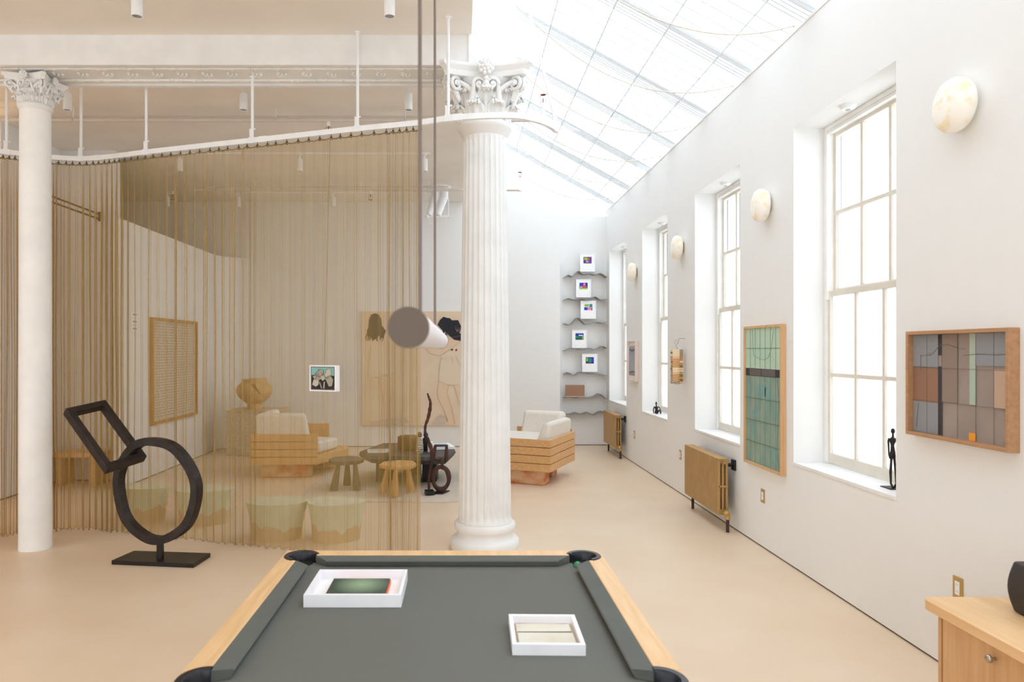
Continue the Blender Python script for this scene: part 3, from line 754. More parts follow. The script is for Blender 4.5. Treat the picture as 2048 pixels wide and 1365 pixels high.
for (Y, X1, xs_, row, lbs) in ((9.3, -.41, (181, 360, 600, 850), 'nearer ceiling track', ('leftmost', 'second from left', 'third from left', 'rightmost')), (11.6, -.48, (335, 477, 667, 862), 'far ceiling track', ('leftmost', 'second from left', 'third from left', 'rightmost'))):
    tag(part('lighting_track', MB().box(-4.1 if Y > 10 else -5.3, X1, Y-.017, Y+.017, CEILZ-.02, CEILZ-.0005), METW, None, bevel=.002, loc=(-2, Y, CEILZ)), 'white straight lighting track on the ceiling, the %s' % row.replace(' ceiling track', ' of the two'), 'lighting track')
    for px, nm in zip(xs_, lbs): spot((px-922)/1400*Y, Y, CEILZ-.02, 'small white spotlight on the %s, %s of its row' % (row, nm), 'spotlights on the '+row, .036, .165, .065)
PIPEM = mat('ceiling_pipe_paint', (214, 206, 198), .55)
def pipe(Y, X0, X1, label, hangs, Z=4.2):
    T = thing('sprinkler_pipe', label, 'pipe', (X1, Y, Z))
    part('pipe_run', MB().tube([(X0, Y, Z), (X1, Y, Z)], .021, 12).tube([(X0, Y+.10, Z+.07), (-.2, Y+.10, Z+.07)], .009, 8), PIPEM, T, smooth=60)
    part('elbow', MB().ball((X1, Y, Z), .03, n=12, k=8).tube([(X1, Y, Z), (X1, Y, Z+.13)], .018, 10), METW, T, smooth=60)
    for x in hangs: part('hanger', MB().tube([(x, Y-.03, Z-.02), (x, Y+.03, Z-.02), (x, Y+.03, Z+.03), (x, Y-.03, Z+.03)], .004, 6, closed=True).tube([(x, Y, Z+.03), (x, Y, CEILZ)], .005, 6), METW, T, smooth=60)
    return T
PIPE1 = pipe(7.55, -5.2, .886, 'painted sprinkler pipe crossing the ceiling nearest behind the beam', (-4.18, -2.0, -.6))
PIPE2 = pipe(10.85, -4.15, .915, 'painted sprinkler pipe crossing the ceiling far back near the rear wall', (-3.2, -1.55, -.5))
REDM = mat('sprinkler_bronze', (150, 84, 66), .4, .4)
def sprink(T, x, y, z, up):
    s = 1 if up else -1
    h = part('sprinkler_head', MB().lathe([(.016, 0), (.021, s*.02), (.021, s*.05), (.014, s*.055)], (x, y, z), 16), METW, T, smooth=40)
    part('frame_arms', MB().tube([(x-.012, y, z+s*.055), (x-.03, y, z+s*.075), (x-.03, y, z+s*.12), (x, y, z+s*.14), (x+.03, y, z+s*.12), (x+.03, y, z+s*.075), (x+.012, y, z+s*.055)], .003, 6).tube([(x, y, z+s*.055), (x, y, z+s*.10)], .007, 6), REDM, h, smooth=60)
    part('deflector', MB().lathe([(.033, s*.14), (.033, s*.143)], (x, y, z), 16), REDM, h)
def on_pipe(px, Y): return (px-922)/1400*Y
sprink(PIPE1, on_pipe(657, 7.55), 7.55, 4.185, False); sprink(PIPE1, on_pipe(96, 7.55), 7.55, 4.185, False); sprink(PIPE1, .886, 7.55, 4.33, True)
sprink(PIPE2, on_pipe(741, 10.85), 10.85, 4.185, False); sprink(PIPE2, on_pipe(345, 10.85), 10.85, 4.185, False); sprink(PIPE2, .915, 10.85, 4.33, True)
# painted twin duct under the ceiling
dx = lambda px: (px-922)/1400*11
DU = thing('twin_duct', 'white painted twin pipe fitting under the ceiling left of the fluted column', 'duct', (-.31, 11.25, CEILZ))
part('ceiling_flange', MB().lathe([(.17, 0), (.17, -.018), (.15, -.03)], (-.33, 11.25, CEILZ), 32), METW, DU, smooth=40)
for ox in (-.11, .03):
    part('pipe_bend', MB().tube([(-.30+ox, 11.25, 4.32), (-.30+ox, 11.25, 4.17), (-.33+ox, 11.21, 4.08), (-.40+ox, 11.15, 3.86)], [.066, .066, .06, .05], 18), METW, DU, smooth=50)
part('bracket_bar', MB().tube([(-.52, 11.15, 3.84), (-.18, 11.15, 3.84)], .02, 8).tube([(-.20, 11.15, 3.82), (-.20, 11.17, 4.15)], .008, 6).ball((-.54, 11.15, 3.84), .035, n=10, k=6).tube([(-.5, 11.15, 3.84), (-.5, 11.15, 3.72), (-.24, 11.15, 3.72), (-.24, 11.15, 3.84)], .008, 6), METW, DU, smooth=50)

# ------------------------------------------------------------------ wall lamps on the right wall
def sconce(y, z, label):
    T = thing('wall_sconce', label, 'wall lamp', (WALLX, y, z), 'alabaster wall lamps')
    part('back_plate', MB().obox((WALLX-.012, y, z), (.012, 0, 0), (0, .05, 0), (0, 0, .055)), BRASS, T, bevel=.008)
    b = MB(); n = 40
    for j, (r, x) in enumerate(((.0, .024), (.095, .024), (.128, .034), (.139, .055), (.139, .085), (.126, .106), (.095, .120), (.05, .127), (.0, .129))): pass
    prof = ((.001, .024), (.095, .024), (.128, .034), (.139, .055), (.139, .085), (.126, .106), (.095, .120), (.05, .127), (.001, .129))
    vs = [(WALLX-x, y+r*.93*math.cos(2*PI*k/n), z+r*math.sin(2*PI*k/n)) for r, x in prof for k in range(n)]
    fs = [(j*n+k, j*n+(k+1) % n, (j+1)*n+(k+1) % n, (j+1)*n+k) for j in range(8) for k in range(n)]
    part('alabaster_shade', b.add(vs, fs), ALAB, T, smooth=80)
    return T
for y, z, l in ((3.62, 2.985, 'round veined alabaster wall lamp nearest, high above the grey and brown collage'), (5.96, 2.95, 'round veined alabaster wall lamp between the two nearest windows'), (8.27, 2.93, 'round veined alabaster wall lamp above the patchwork lantern'), (10.45, 2.88, 'round veined alabaster wall lamp farthest away, above the pink shadow box')): sconce(y, z, l)

# ------------------------------------------------------------------ framed art on the right wall
def frame_on_wall(T, y0, y1, z0, z1, dep, wd, m, inset=.012):
    b = MB(); X0, X1 = WALLX-dep, WALLX-.001
    b.box(X0, X1, y0, y0+wd, z0, z1).box(X0, X1, y1-wd, y1, z0, z1).box(X0, X1, y0+wd, y1-wd, z0, z0+wd).box(X0, X1, y0+wd, y1-wd, z1-wd, z1)
    part('frame', b, m, T, bevel=.002)
    return X0+inset
def panel(b, X, y0, y1, z0, z1, m, t=.002): return b.box(X-t, X+.001, y0, y1, z0, z1, m)
T1 = thing('framed_artwork', 'tall pale green and teal sewn panel framed in light wood, between two windows', 'artwork', (WALLX, 6.015, 1.315))
X = frame_on_wall(T1, 5.64, 6.39, .70, 1.93, .042, .022, OAKZ)
TEALN = mat('teal_cloth', (124, 154, 142), .8, 0, (148, 164, 146), 3, (1, 3, 1.5), lo=.35, hi=.7, bump=.05, bscale=300)
MINT = mat('mint_cloth', (176, 206, 184), .8, 0, (188, 210, 186), 4)
DK = flat('charcoal_cloth', (52, 50, 56)); DK2 = flat('grey_brown_cloth', (98, 90, 88)); LINE = flat('drawn_line', (96, 112, 96))
b = MB(); panel(b, X+.006, 5.662, 6.368, .722, 1.908, 0, .001)
part('teal_field', b, TEALN, T1)
b = MB(); panel(b, X+.004, 5.662, 6.368, 1.556, 1.908, 0); part('mint_field', b, MINT, T1)
b = MB(); panel(b, X+.004, 5.662, 6.368, 1.490, 1.556, 0); panel(b, X+.001, 5.77, 6.03, 1.494, 1.552, 1, .001); panel(b, X+.001, 6.045, 6.28, 1.494, 1.552, 1, .001); part('dark_band', b, [DK, DK2], T1)
b = MB()
for k in range(1, 7): yy = 5.662+.706*k/7; b.box(X-.0003, X+.0005, yy-.0008, yy+.0008, .722, 1.49); b.box(X-.0003, X+.0015, yy-.0008, yy+.0008, 1.556, 1.908)
for z in (1.732, 1.293, 1.098, .907): b.box(X-.0006, X+.002, 5.662, 6.368, z-.0018, z+.0018)
b.tube([(X, 6.22, 1.90), (X, 6.21, 1.74), (X, 6.20, 1.67), (X, 6.14, 1.655), (X, 6.06, 1.640), (X, 5.98, 1.632), (X, 5.90, 1.655), (X, 5.85, 1.72), (X, 5.80, 1.88)], .0011, 4)
b.tube([(X, 5.73, 1.49), (X, 5.70, 1.3), (X, 5.72, 1.1), (X, 5.74, .9), (X, 5.70, .75)], .0012, 4)
part('stitched_lines', b, LINE, T1)
P_ = mat('blue_stain_cloth', (116, 156, 154), .8, 0, (130, 164, 154), 6)
b = MB()
for (yy, zz, a, c_) in ((6.05, 1.37, .09, .05), (5.93, 1.33, .05, .07), (6.16, 1.16, .07, .03), (6.3, 1.36, .03, .05), (6.22, 1.0, .04, .05), (5.8, .85, .04, .06)): b.box(X+.0042, X+.0052, yy-a, yy+a, zz-c_, zz+c_)
part('blue_patch_stains', b, P_, T1)['kind'] = 'stuff'
T2 = thing('framed_artwork', 'wide grey and brown cloth collage in an oak box frame, nearest on right wall', 'artwork', (WALLX, 3.66, 1.53))
X = frame_on_wall(T2, 3.28, 4.04, 1.235, 1.825, .055, .02, wood('medium_oak', (172, 128, 90), (190, 146, 106), 'y'), .03)
GR = mat('taupe_cloth', (148, 134, 126), .9, 0, (158, 145, 137), 5, (1, 1, 1), .05, 400)
b = MB(); panel(b, X+.006, 3.30, 4.02, 1.255, 1.805, 0, .001)
part('taupe_field', b, GR, T2)
cols_ = [flat('cool_grey_cloth', (142, 144, 148)), flat('rust_brown_cloth', (148, 110, 90)), flat('peach_cloth', (190, 162, 142)), DK, flat('celadon_cloth', (170, 186, 170)), flat('orange_cloth', (240, 156, 40)), flat('warm_taupe', (142, 124, 112))]
b = MB()
for (ya, yb, za, zb, m_) in ((3.81, 4.018, 1.625, 1.803, 0), (3.81, 4.018, 1.257, 1.428, 0), (3.81, 4.018, 1.428, 1.62, 1), (3.302, 3.41, 1.436, 1.624, 2), (3.778, 3.81, 1.69, 1.803, 3), (3.778, 3.81, 1.257, 1.63, 3), (3.531, 3.574, 1.44, 1.803, 4), (3.532, 3.578, 1.257, 1.296, 5), (3.302, 3.53, 1.64, 1.803, 0), (3.66, 3.778, 1.44, 1.803, 6)):
    panel(b, X+.003, ya, yb, za, zb, m_)
part('cloth_patches', b, cols_, T2)
b = MB(); LX = X-.0002
for yy in (3.41, 3.53, 3.66, 3.778, 3.90): b.box(LX, LX+.001, yy-.001, yy+.001, 1.256, 1.804)
for z in (1.62, 1.436): b.box(LX, LX+.001, 3.302, 4.018, z-.001, z+.001)
for L_ in ([(3.885, 1.70), (3.85, 1.70), (3.80, 1.74), (3.74, 1.75), (3.66, 1.73), (3.60, 1.725)], [(3.95, 1.60), (3.95, 1.69), (3.86, 1.69)], [(3.62, 1.69), (3.50, 1.70), (3.40, 1.695), (3.33, 1.70), (3.335, 1.6)], [(3.32, 1.64), (3.31, 1.5), (3.33, 1.36)], [(3.99, 1.28), (3.97, 1.42)]):
    b.tube([(LX, a, c_) for a, c_ in L_], .0014, 4)
part('stitched_lines', b, flat('seam_brown', (112, 98, 90)), T2)
T3 = thing('shadow_box', 'pale pink box frame with a grey-blue reflective panel, between the two farthest windows', 'artwork', (WALLX, 10.57, 1.55))
X = frame_on_wall(T3, 10.34, 10.80, 1.248, 1.857, .05, .016, PINKF, .02)
b = MB(); panel(b, X, 10.356, 10.784, 1.264, 1.841, 0); part('mount_board', b, flat('pale_pink_board', (236, 224, 218)), T3)
b = MB(); panel(b, X-.003, 10.40, 10.76, 1.33, 1.78, 0); part('blue_panel', b, DUSK, T3)
part('dark_arcs', MB().tube([(X-.006, 10.40, 1.73), (X-.006, 10.5, 1.71), (X-.006, 10.6, 1.70), (X-.006, 10.74, 1.73)], .006, 5).tube([(X-.006, 10.40, 1.38), (X-.006, 10.55, 1.40), (X-.006, 10.74, 1.36)], .006, 5), flat('dark_arc', (66, 66, 74)), T3)
# hanging patchwork lantern
LC = Vector((2.52, 8.16, 0)); LN = thing('patchwork_lantern', 'narrow hanging column of brown, ochre and pink paper patches on a wire hook', 'wall hanging', (LC.x, LC.y, 1.326))
pm = [flat('patch_'+n, c) for n, c in (('tan', (206, 158, 104)), ('ochre', (196, 160, 40)), ('olive', (140, 122, 52)), ('rose', (206, 140, 124)), ('peach', (232, 190, 146)), ('brown', (164, 112, 58)), ('grey', (160, 146, 124)), ('cream', (240, 214, 176)))]
b = MB(); nrow = 15; random.seed(21)
for k in range(nrow):
    z0_ = 1.326+.40*k/nrow; z1_ = 1.326+.40*(k+1)/nrow-.002
    j = random.uniform(-.004, .004)
    b.box(LC.x-.062+j, LC.x-.058+j, LC.y-.02, LC.y+.045, z0_, z1_, random.randrange(8))
    b.box(LC.x-.060, LC.x+.02, LC.y-.028+j, LC.y-.024+j, z0_, z1_, random.choice((0, 4, 5, 0, 7, 6)))
    b.box(LC.x-.06, LC.x+.06, LC.y-.026, LC.y+.045, z0_+.001, z0_+.003, 5)
    b.box(LC.x+.02, LC.x+.062, LC.y-.022, LC.y+.045, z0_, z1_, random.randrange(8))
part('paper_patches', b, pm, LN)
part('wire_hook', MB().tube([(LC.x, LC.y, 1.724), (LC.x, LC.y, 1.75), (LC.x-.02, LC.y, 1.765), (LC.x+.01, LC.y, 1.80), (LC.x+.02, LC.y, 1.85), (LC.x+.095, LC.y, 1.85)], .0025, 6).tube([(LC.x-.03, LC.y, 1.79), (LC.x-.02, LC.y, 1.83), (LC.x+.0, LC.y, 1.83)], .002, 6).tube([(LC.x-.03, LC.y, 1.326), (LC.x, LC.y, 1.315), (LC.x+.04, LC.y, 1.326)], .002, 5), flat('grey_wire', (110, 108, 106), .4), LN, smooth=60)

# ------------------------------------------------------------------ switches and sockets
def plate(y, z, label, sock=False):
    T = thing('wall_socket' if sock else 'wall_switch', label, 'socket' if sock else 'switch', (WALLX, y, z))
    h, w_ = .058, .036
    part('brass_plate', MB().box(WALLX-.006, WALLX-.0005, y-w_, y+w_, z-h, z+h), BRASS, T, bevel=.001)
    part('insert', MB().box(WALLX-.009, WALLX-.005, y-.017, y+.017, z-.035, z+.035), METW, T, bevel=.001)
    b = MB()
    if sock:
        for zz in (z+.018, z-.018):
            for dy in (-.006, .006): b.box(WALLX-.0095, WALLX-.0085, y+dy-.001, y+dy+.001, zz-.004, zz+.004)
    else: b.box(WALLX-.0095, WALLX-.0085, y-.016, y+.016, z-.0008, z+.0008)
    part('slots', b, flat('slot_grey', (120, 118, 116)), T)
plate(6.07, .452, 'brass switch plate low on the wall below the tall green panel'); plate(8.355, .466, 'brass switch plate low on the wall left of the nearer radiator')
plate(10.57, .437, 'brass switch plate low on the wall right of the farther radiator'); plate(3.686, .464, 'brass socket plate just above the sideboard top', True)

# ------------------------------------------------------------------ radiators
def radiator(y0, n, label):
    T = thing('radiator', label, 'radiator', (2.50, y0, 0), 'gold column radiators'); zt, zb = .687, .152; p = .05
    for k in range(n):
        ya = y0+k*p; b = MB(); yc = ya+p/2; t = .018
        b.box(2.438, 2.452, yc-.0225, yc+.0225, zb, zt)
        for X in (2.452, 2.49, 2.528):
            b.box(X-.012, X+.012, yc-(.0225 if X < 2.46 else .012), yc+(.0225 if X < 2.46 else .012), zb+.04, zt-.04)
        for z in (zt-.025, zb+.025, (zt+zb)/2): b.box(2.44, 2.54, yc-.0225, yc+.0225, z-(.025 if z != (zt+zb)/2 else .012), z+(.025 if z != (zt+zb)/2 else .012))
        part('section', b, GOLDP, T, bevel=.006, seg=2)
    ye = y0
    part('end_plug', MB().tube([(2.49, ye-.001, zt-.035), (2.49, ye-.018, zt-.035)], .022, 16).tube([(2.49, ye-.017, zt-.035), (2.49, ye-.03, zt-.035)], .014, 6), GOLDP, T, smooth=40)
    part('valve', MB().tube([(2.49, ye-.001, zb+.03), (2.49, ye-.05, zb+.03)], .020, 14).ball((2.50, ye-.05, zb+.025), .03, n=12, k=8).tube([(2.51, ye-.05, zb+.03), (2.51, ye-.05, zb-.03)], .024, 14), BRASS, T, smooth=50)
    part('supply_pipe', MB().tube([(2.51, ye-.05, zb-.02), (2.51, ye-.05, 0)], .015, 12), DARKPIPE, T, smooth=50)
    part('foot_pipe', MB().tube([(2.51, y0+n*p-.06, zb+.01), (2.51, y0+n*p-.06, 0)], .014, 12), DARKPIPE, T, smooth=50)
    part('wall_bracket', MB().tube([(2.53, ye+.06, zt-.07), (2.60, ye+.06, zt-.07)], .018, 10).box(2.598, 2.6195, ye+.02, ye+.10, zt-.12, zt-.02), BLK, T, bevel=.004)
radiator(6.64, 20, 'gold painted column radiator nearer to the camera, under the second window')
radiator(11.07, 18, 'gold painted column radiator far back below the farthest window, beside the wavy shelves')

# ------------------------------------------------------------------ sideboard with loudspeaker
SX, ST = 2.045, .62
sd = thing('sideboard', 'low oak sideboard with rounded top at the bottom right corner', 'sideboard', (2.3, 2.3, 0))
poly = []
for (cx_, cy_, a0) in ((SX+.045, 3.072, PI/2),):
    poly += [(cx_+.045*math.cos(a0+PI/2*k/8), cy_+.045*math.sin(a0+PI/2*k/8)) for k in range(9)]
poly += [(SX, 1.2), (2.612, 1.2), (2.612, 3.117)]
part('top', MB().prism(poly, ST-.045, ST), OAKTOP, sd, bevel=.004, seg=3)
part('carcass', MB().box(SX+.045, 2.61, 1.25, 3.01, .05, ST-.0455), OAKZ, sd, bevel=.002)
part('end_panel', MB().box(SX+.02, 2.61, 3.012, 3.03, 0, ST-.0455), OAKZ, sd, bevel=.0015)
for k in range(3):
    yb = 3.005-.58*k; ya = yb-.57
    d_ = part('drawer_front', MB().box(SX+.022, SX+.043, ya, yb, .08, ST-.052), OAKZ, sd, bevel=.002)
    kc = (SX-.005, ya+.27, .525)
    part('knob', MB().tube([(SX+.022, kc[1], kc[2]), (SX+.004, kc[1], kc[2])], .006, 10).ball(kc, .014, .016, .016, 14, 10), mat('knob_nickel', (176, 166, 150), .25, .9) if k == 0 else bpy.data.materials['knob_nickel'], d_, smooth=50)
sp = thing('loudspeaker', 'black rounded tabletop speaker standing on the sideboard', 'speaker', (2.37, 2.86, ST))
b = MB(); N_ = 8; vs = []
lay = []
for k in range(N_+1):
    t = k/N_; z = ST+.004+.205*t; bu = .022*math.sin(PI*t); x0_, x1_ = 2.318-bu, 2.52+bu; ya, yb = 2.73-bu*.4, 2.95+bu*.4; r = .025
    ring = []
    for (cx_, cy_, a0) in ((x1_-r, yb-r, 0), (x0_+r, yb-r, PI/2), (x0_+r, ya+r, PI), (x1_-r, ya+r, 1.5*PI)):
        ring += [(cx_+r*math.cos(a0+PI/2*q/4), cy_+r*math.sin(a0+PI/2*q/4), z) for q in range(5)]
    lay.append(ring)
n = 20; vs = [p for l_ in lay for p in l_]
part('cabinet', MB().add(vs, [tuple(range(n-1, -1, -1)), tuple(range(N_*n, N_*n+n))]+[(j*n+i, j*n+(i+1) % n, (j+1)*n+(i+1) % n, (j+1)*n+i) for j in range(N_) for i in range(n)]), mat('black_grille', (44, 38, 36), .6, 0, (58, 50, 46), 200, bump=.3, bscale=600), sp, smooth=40, bevel=.004)
part('grille', MB().box(2.34, 2.50, 2.712, 2.722, ST+.03, ST+.19), BLK, sp, bevel=.008)
part('foot_pad', MB().box(2.34, 2.48, 2.77, 2.91, ST, ST+.006), BLK, sp)

# ------------------------------------------------------------------ ring and rectangle sculpture
SB = Vector((-2.41, 5.72, 0))
sc = thing('ring_sculpture', 'dark bronze ring interlocked with a tilted open rectangle, on a flat steel base', 'sculpture', tuple(SB))
bp = []
for x, y, z in ((223, 1130, 0), (387, 1137, 0), (421, 1115, 0), (268, 1110, 0)):
    d = 1400*1.72/(y-700); bp.append(((x-922)/1400*d, d))
part('base_plate', MB().prism(bp, 0, .034), BASEM, sc, bevel=.002)
RC = Vector((-2.46, 5.65, .587)); part('post', MB().box(RC.x+.01, RC.x+.055, RC.y-.02, RC.y+.02, .034, .19), BASEM, sc, bevel=.002)
a = math.radians(22); u = Vector((math.cos(a), -math.sin(a), 0)); nrm = Vector((-math.sin(a), -math.cos(a), 0)); zv = Vector((0, 0, 1))
vs = []; n = 72
for i in range(n):
    t = 2*PI*i/n; rd = u*math.cos(t)+zv*math.sin(t)
    R_ = .397+.006*math.sin(3*t+1)+.004*math.sin(7*t)
    for (dr, dn) in ((-.031, -.036), (.031, -.036), (.034, 0), (.031, .036), (-.031, .036), (-.033, 0)):
        vs.append(RC+u*math.cos(t)*(R_*1.03+dr)+zv*math.sin(t)*(R_+dr)+nrm*dn)
part('ring', MB().add(vs, [(i*6+k, i*6+(k+1) % 6, ((i+1) % n)*6+(k+1) % 6, ((i+1) % n)*6+k) for i in range(n) for k in range(6)]), BLACKM, sc, smooth=35)
R0 = at(290, 918, 5.79); B0 = at(213, 943, 5.46); TR0 = at(208, 806, 6.03); 
e1 = B0-R0; TL0 = TR0+e1
cen = (R0+B0+TR0+TL0)/4; nr = e1.cross(TR0-R0).normalized()*.034
out = [R0, B0, TL0, TR0]
def ins(k, w_):
    p, q, r = out[k], out[(k+1) % 4], out[(k-1) % 4]; return p+(q-p).normalized()*w_+(r-p).normalized()*w_
inn = [ins(k, .052) for k in range(4)]; out = [ins(k, -.004) for k in range(4)]
vs = [p-nr for p in out]+[p-nr for p in inn]+[p+nr for p in out]+[p+nr for p in inn]
fs = []
for k in range(4):
    j = (k+1) % 4; fs += [(k, j, 4+j, 4+k), (8+k, 12+k, 12+j, 8+j), (k, 8+k, 8+j, j), (4+k, 4+j, 12+j, 12+k)]
part('open_rectangle', MB().add(vs, fs), BLACKM, sc, bevel=.005)

# ------------------------------------------------------------------ painting hung in front of the curtain
hp_ = thing('hanging_painting', 'small white-framed painting of pale leaves hung on a cord in front of the curtain', 'painting', (-1.11, 5.6, 1.49))
FD = 5.62; u = Vector((math.cos(.42), -math.sin(.42), 0)); C0 = at(649, 757, FD); nn_ = Vector((u.y, -u.x, 0))
hw, hh_, dp = .126, .104, .028; t = .010
b = MB()
for (cu, cz, eu, ez) in ((-hw+t/2, 0, t/2, hh_), (hw-t/2, 0, t/2, hh_), (0, hh_-t/2, hw-t, t/2), (0, -hh_+t/2, hw-t, t/2)):
    b.obox(C0+u*cu+zv*cz, u*eu, nn_*dp, zv*ez)
part('frame', b, FRAMEW, hp_, bevel=.001)
def q2(x, z, d=0): return C0+u*x*.108+zv*z*.087+nn_*(dp*.86+d*.4)
b = MB(); b.obox(C0, u*(hw-t), nn_*dp*.82, zv*(hh_-t))
part('backing', b, flat('frame_shadow_grey', (120, 116, 112)), hp_)
def pol(b, P, d, m): b.sweep([q2(x, z, d) for x, z in P], -nn_*.001, m)
b = MB(); pol(b, [(-1, -1), (1, -1), (1, 1), (-1, 1)], 0, 0); pol(b, [(-1, .3), (1, .25), (1, 1), (-1, 1)], .0015, 1)
pet = [[(-.7, .35), (-.3, .85), (.1, .75), (.05, .3), (-.3, .1)], [(.1, .2), (.4, .85), (.75, .9), (.8, .3), (.4, 0)], [(-.9, .2), (-.5, .3), (-.05, 0), (-.3, -.2), (-.75, -.1)], [(-.8, -.1), (-.3, -.05), (-.35, -.6), (-.6, -.8), (-.95, -.6)], [(.15, .05), (.7, .3), (.95, -.1), (.85, -.7), (.55, -.75), (.3, -.2)], [(-.3, .1), (.1, .4), (.3, .0), (0, -.25)], [(-.35, -.3), (-.2, -.35), (-.02, -.9), (-.14, -.95)], [(.1, -.3), (.22, -.3), (.18, -.95), (.05, -.9)]]
for k, P in enumerate(pet): pol(b, P, .003+.0005*k, 2+k % 2)
part('painted_canvas', b, [flat('canvas_black', (40, 34, 34)), flat('canvas_teal', (130, 184, 180)), flat('petal_grey', (168, 162, 146)), flat('petal_light', (196, 188, 168))], hp_)
b = MB()
for P in pet: b.tube([q2(x, z, .007) for x, z in P], .0012, 4, closed=True)
for k in range(12):
    x = random.uniform(-.7, .6); z = random.uniform(-.3, .6); b.tube([q2(x, z, .007), q2(x+random.uniform(-.15, .15), z+random.uniform(.15, .3), .007)], .0008, 4)
part('outline_strokes', b, flat('stroke_dark', (60, 52, 46)), hp_)
part('cord', MB().tube([C0+zv*hh_, (C0.x+.005, FD+.22, TZ-.03)], .0022, 5), flat('brown_cord', (150, 124, 96)), hp_)

# ------------------------------------------------------------------ glazed clay stools on the floor (seen through the curtain)
def claystool(cx, cy, top, bot, h, label, ph=0):
    T = thing('clay_stool', label, 'stool', (cx, cy, 0), 'glazed clay stools')
    N_ = 128
    def rr(t, z): 
        k = z/h; return bot(t)+(top(t)-bot(t))*k**1.6
    zs = [0, .01]+[h*k/60 for k in range(2, 60)]+[h-.008, h]; vs = []; fs = []; mi = []
    for z in zs:
        for i in range(N_):
            t = 2*PI*i/N_; r, ex, ey = rr(t, z), 1, 1; vs.append((cx+r*math.cos(t), cy+r*.78*math.sin(t), z))
    b1, b2 = MB(), MB(); n = len(zs)
    for j in range(n-1):
        for i in range(N_):
            t = 2*PI*i/N_; cut = h*(.37+.07*math.sin(2*t+ph)+.05*math.sin(7*t)+.03*math.sin(13*t+ph))
            f = (j*N_+i, j*N_+(i+1) % N_, (j+1)*N_+(i+1) % N_, (j+1)*N_+i); mi.append(0 if zs[j] < cut else 1); fs.append(f)
    low = MB(); low.add(vs, [f for f, m_ in zip(fs, mi) if m_ == 0]+[tuple(range(N_-1, -1, -1))]); hi = MB(); hi.add(vs, [f for f, m_ in zip(fs, mi) if m_ == 1])
    hi.add([(cx+rr(2*PI*i/N_, h)*math.cos(2*PI*i/N_), cy+rr(2*PI*i/N_, h)*.78*math.sin(2*PI*i/N_), h) for i in range(N_)]+[(cx, cy, h-.012)], [(i, (i+1) % N_, N_) for i in range(N_)])
    part('raw_base', low, CLAYB, T, smooth=50); part('glazed_top', hi, CLAYW, T, smooth=50)
def lobed(r, a3, a2, ph): return lambda t: r*(1+a3*math.sin(3*t+ph)+a2*math.cos(2*t))
claystool(-1.69, 6.42, lobed(.275, .02, .03, 0), lobed(.225, .01, .0, 0), .335, 'oval pale green clay stool, front left of the pair through the curtain')
claystool(-1.145, 6.36, lobed(.262, .07, .02, .9), lobed(.215, .06, .0, .9), .345, 'lobed pale green clay stool, front right of the pair behind the billiard table corner', 1)
claystool(-2.56, 6.98, lobed(.285, .04, .02, 2), lobed(.24, .02, .0, 2), .34, 'pale clay stool seen through the right half of the dark ring', 2)
claystool(-3.20, 7.06, lobed(.275, .06, .05, 4), lobed(.21, .02, .0, 4), .35, 'pale clay stool farthest left, behind the left side of the dark ring', 3)

# ------------------------------------------------------------------ rug, coffee table and small things on it
random.seed(3)
def rugf(u, v):
    x = -1.88+2.35*u; y = 7.88+3.5*v; e = .02*math.sin(u*17)+.012*math.sin(u*41) if v in (0, 1) else 0
    return (x+(.02*math.sin(v*19) if u in (0, 1) else 0), y+e, .004+.001*math.sin(u*60)*math.sin(v*70))
b = MB().grid(rugf, 70, 90)
tag(part('rug', b, RUGM, None, solid=.005, loc=(-.7, 9.6, 0)), 'large mottled beige wool rug under the dark coffee table', 'rug')
ct = thing('coffee_table', 'low charcoal faceted coffee table with blocky legs on the rug', 'coffee table', (-.7, 9.2, .012))
tp = [(-1.33, 9.10), (-1.15, 8.72), (-.45, 8.60), (-.16, 8.64), (-.068, 9.28), (-.11, 9.75), (-.62, 10.0), (-1.12, 9.9)]
c_ = (-.68, 9.3)
low = [(c_[0]+(x-c_[0])*.93, c_[1]+(y-c_[1])*.93) for x, y in tp]; mid = [(c_[0]+(x-c_[0])*1.0, c_[1]+(y-c_[1])*1.0) for x, y in tp]
hi = [(c_[0]+(x-c_[0])*.97, c_[1]+(y-c_[1])*.97) for x, y in tp]
b = MB(); n = len(tp); vs = [(x, y, .30) for x, y in low]+[(x, y, .355) for x, y in mid]+[(x, y, .40) for x, y in hi]
b.add(vs, [tuple(range(n-1, -1, -1)), tuple(range(2*n, 3*n))]+[(j*n+i, j*n+(i+1) % n, (j+1)*n+(i+1) % n, (j+1)*n+i) for j in (0, 1) for i in range(n)])
part('tabletop', b, DARKTAB, ct, bevel=.006)
part('leg', MB().prism([(-.50, 9.02), (-.318, 9.04), (-.30, 9.30), (-.48, 9.32)], .012, .305), BLKWOOD, ct, bevel=.006)
part('leg', MB().prism([(-1.10, 9.05), (-.92, 9.0), (-.88, 9.3), (-1.08, 9.34)], .012, .305), BLKWOOD, ct, bevel=.006)
part('leg', MB().prism([(-.80, 9.55), (-.55, 9.55), (-.55, 9.75), (-.80, 9.75)], .012, .305), BLKWOOD, ct, bevel=.006)
TT = .402
bw = thing('wooden_vessel', 'round brown lidded wooden vessel in the middle of the coffee table', 'vessel', (-.69, 9.25, TT))
part('body', MB().lathe([(.128, 0), (.146, .02), (.148, .10), (.146, .15)], (-.69, 9.25, TT), 40), STUMP, bw, smooth=50)
part('lid', MB().lathe([(.150, .151), (.148, .168), (.12, .182), (.05, .190), (.01, .192)], (-.69, 9.25, TT), 40), STUMP, bw, smooth=50)
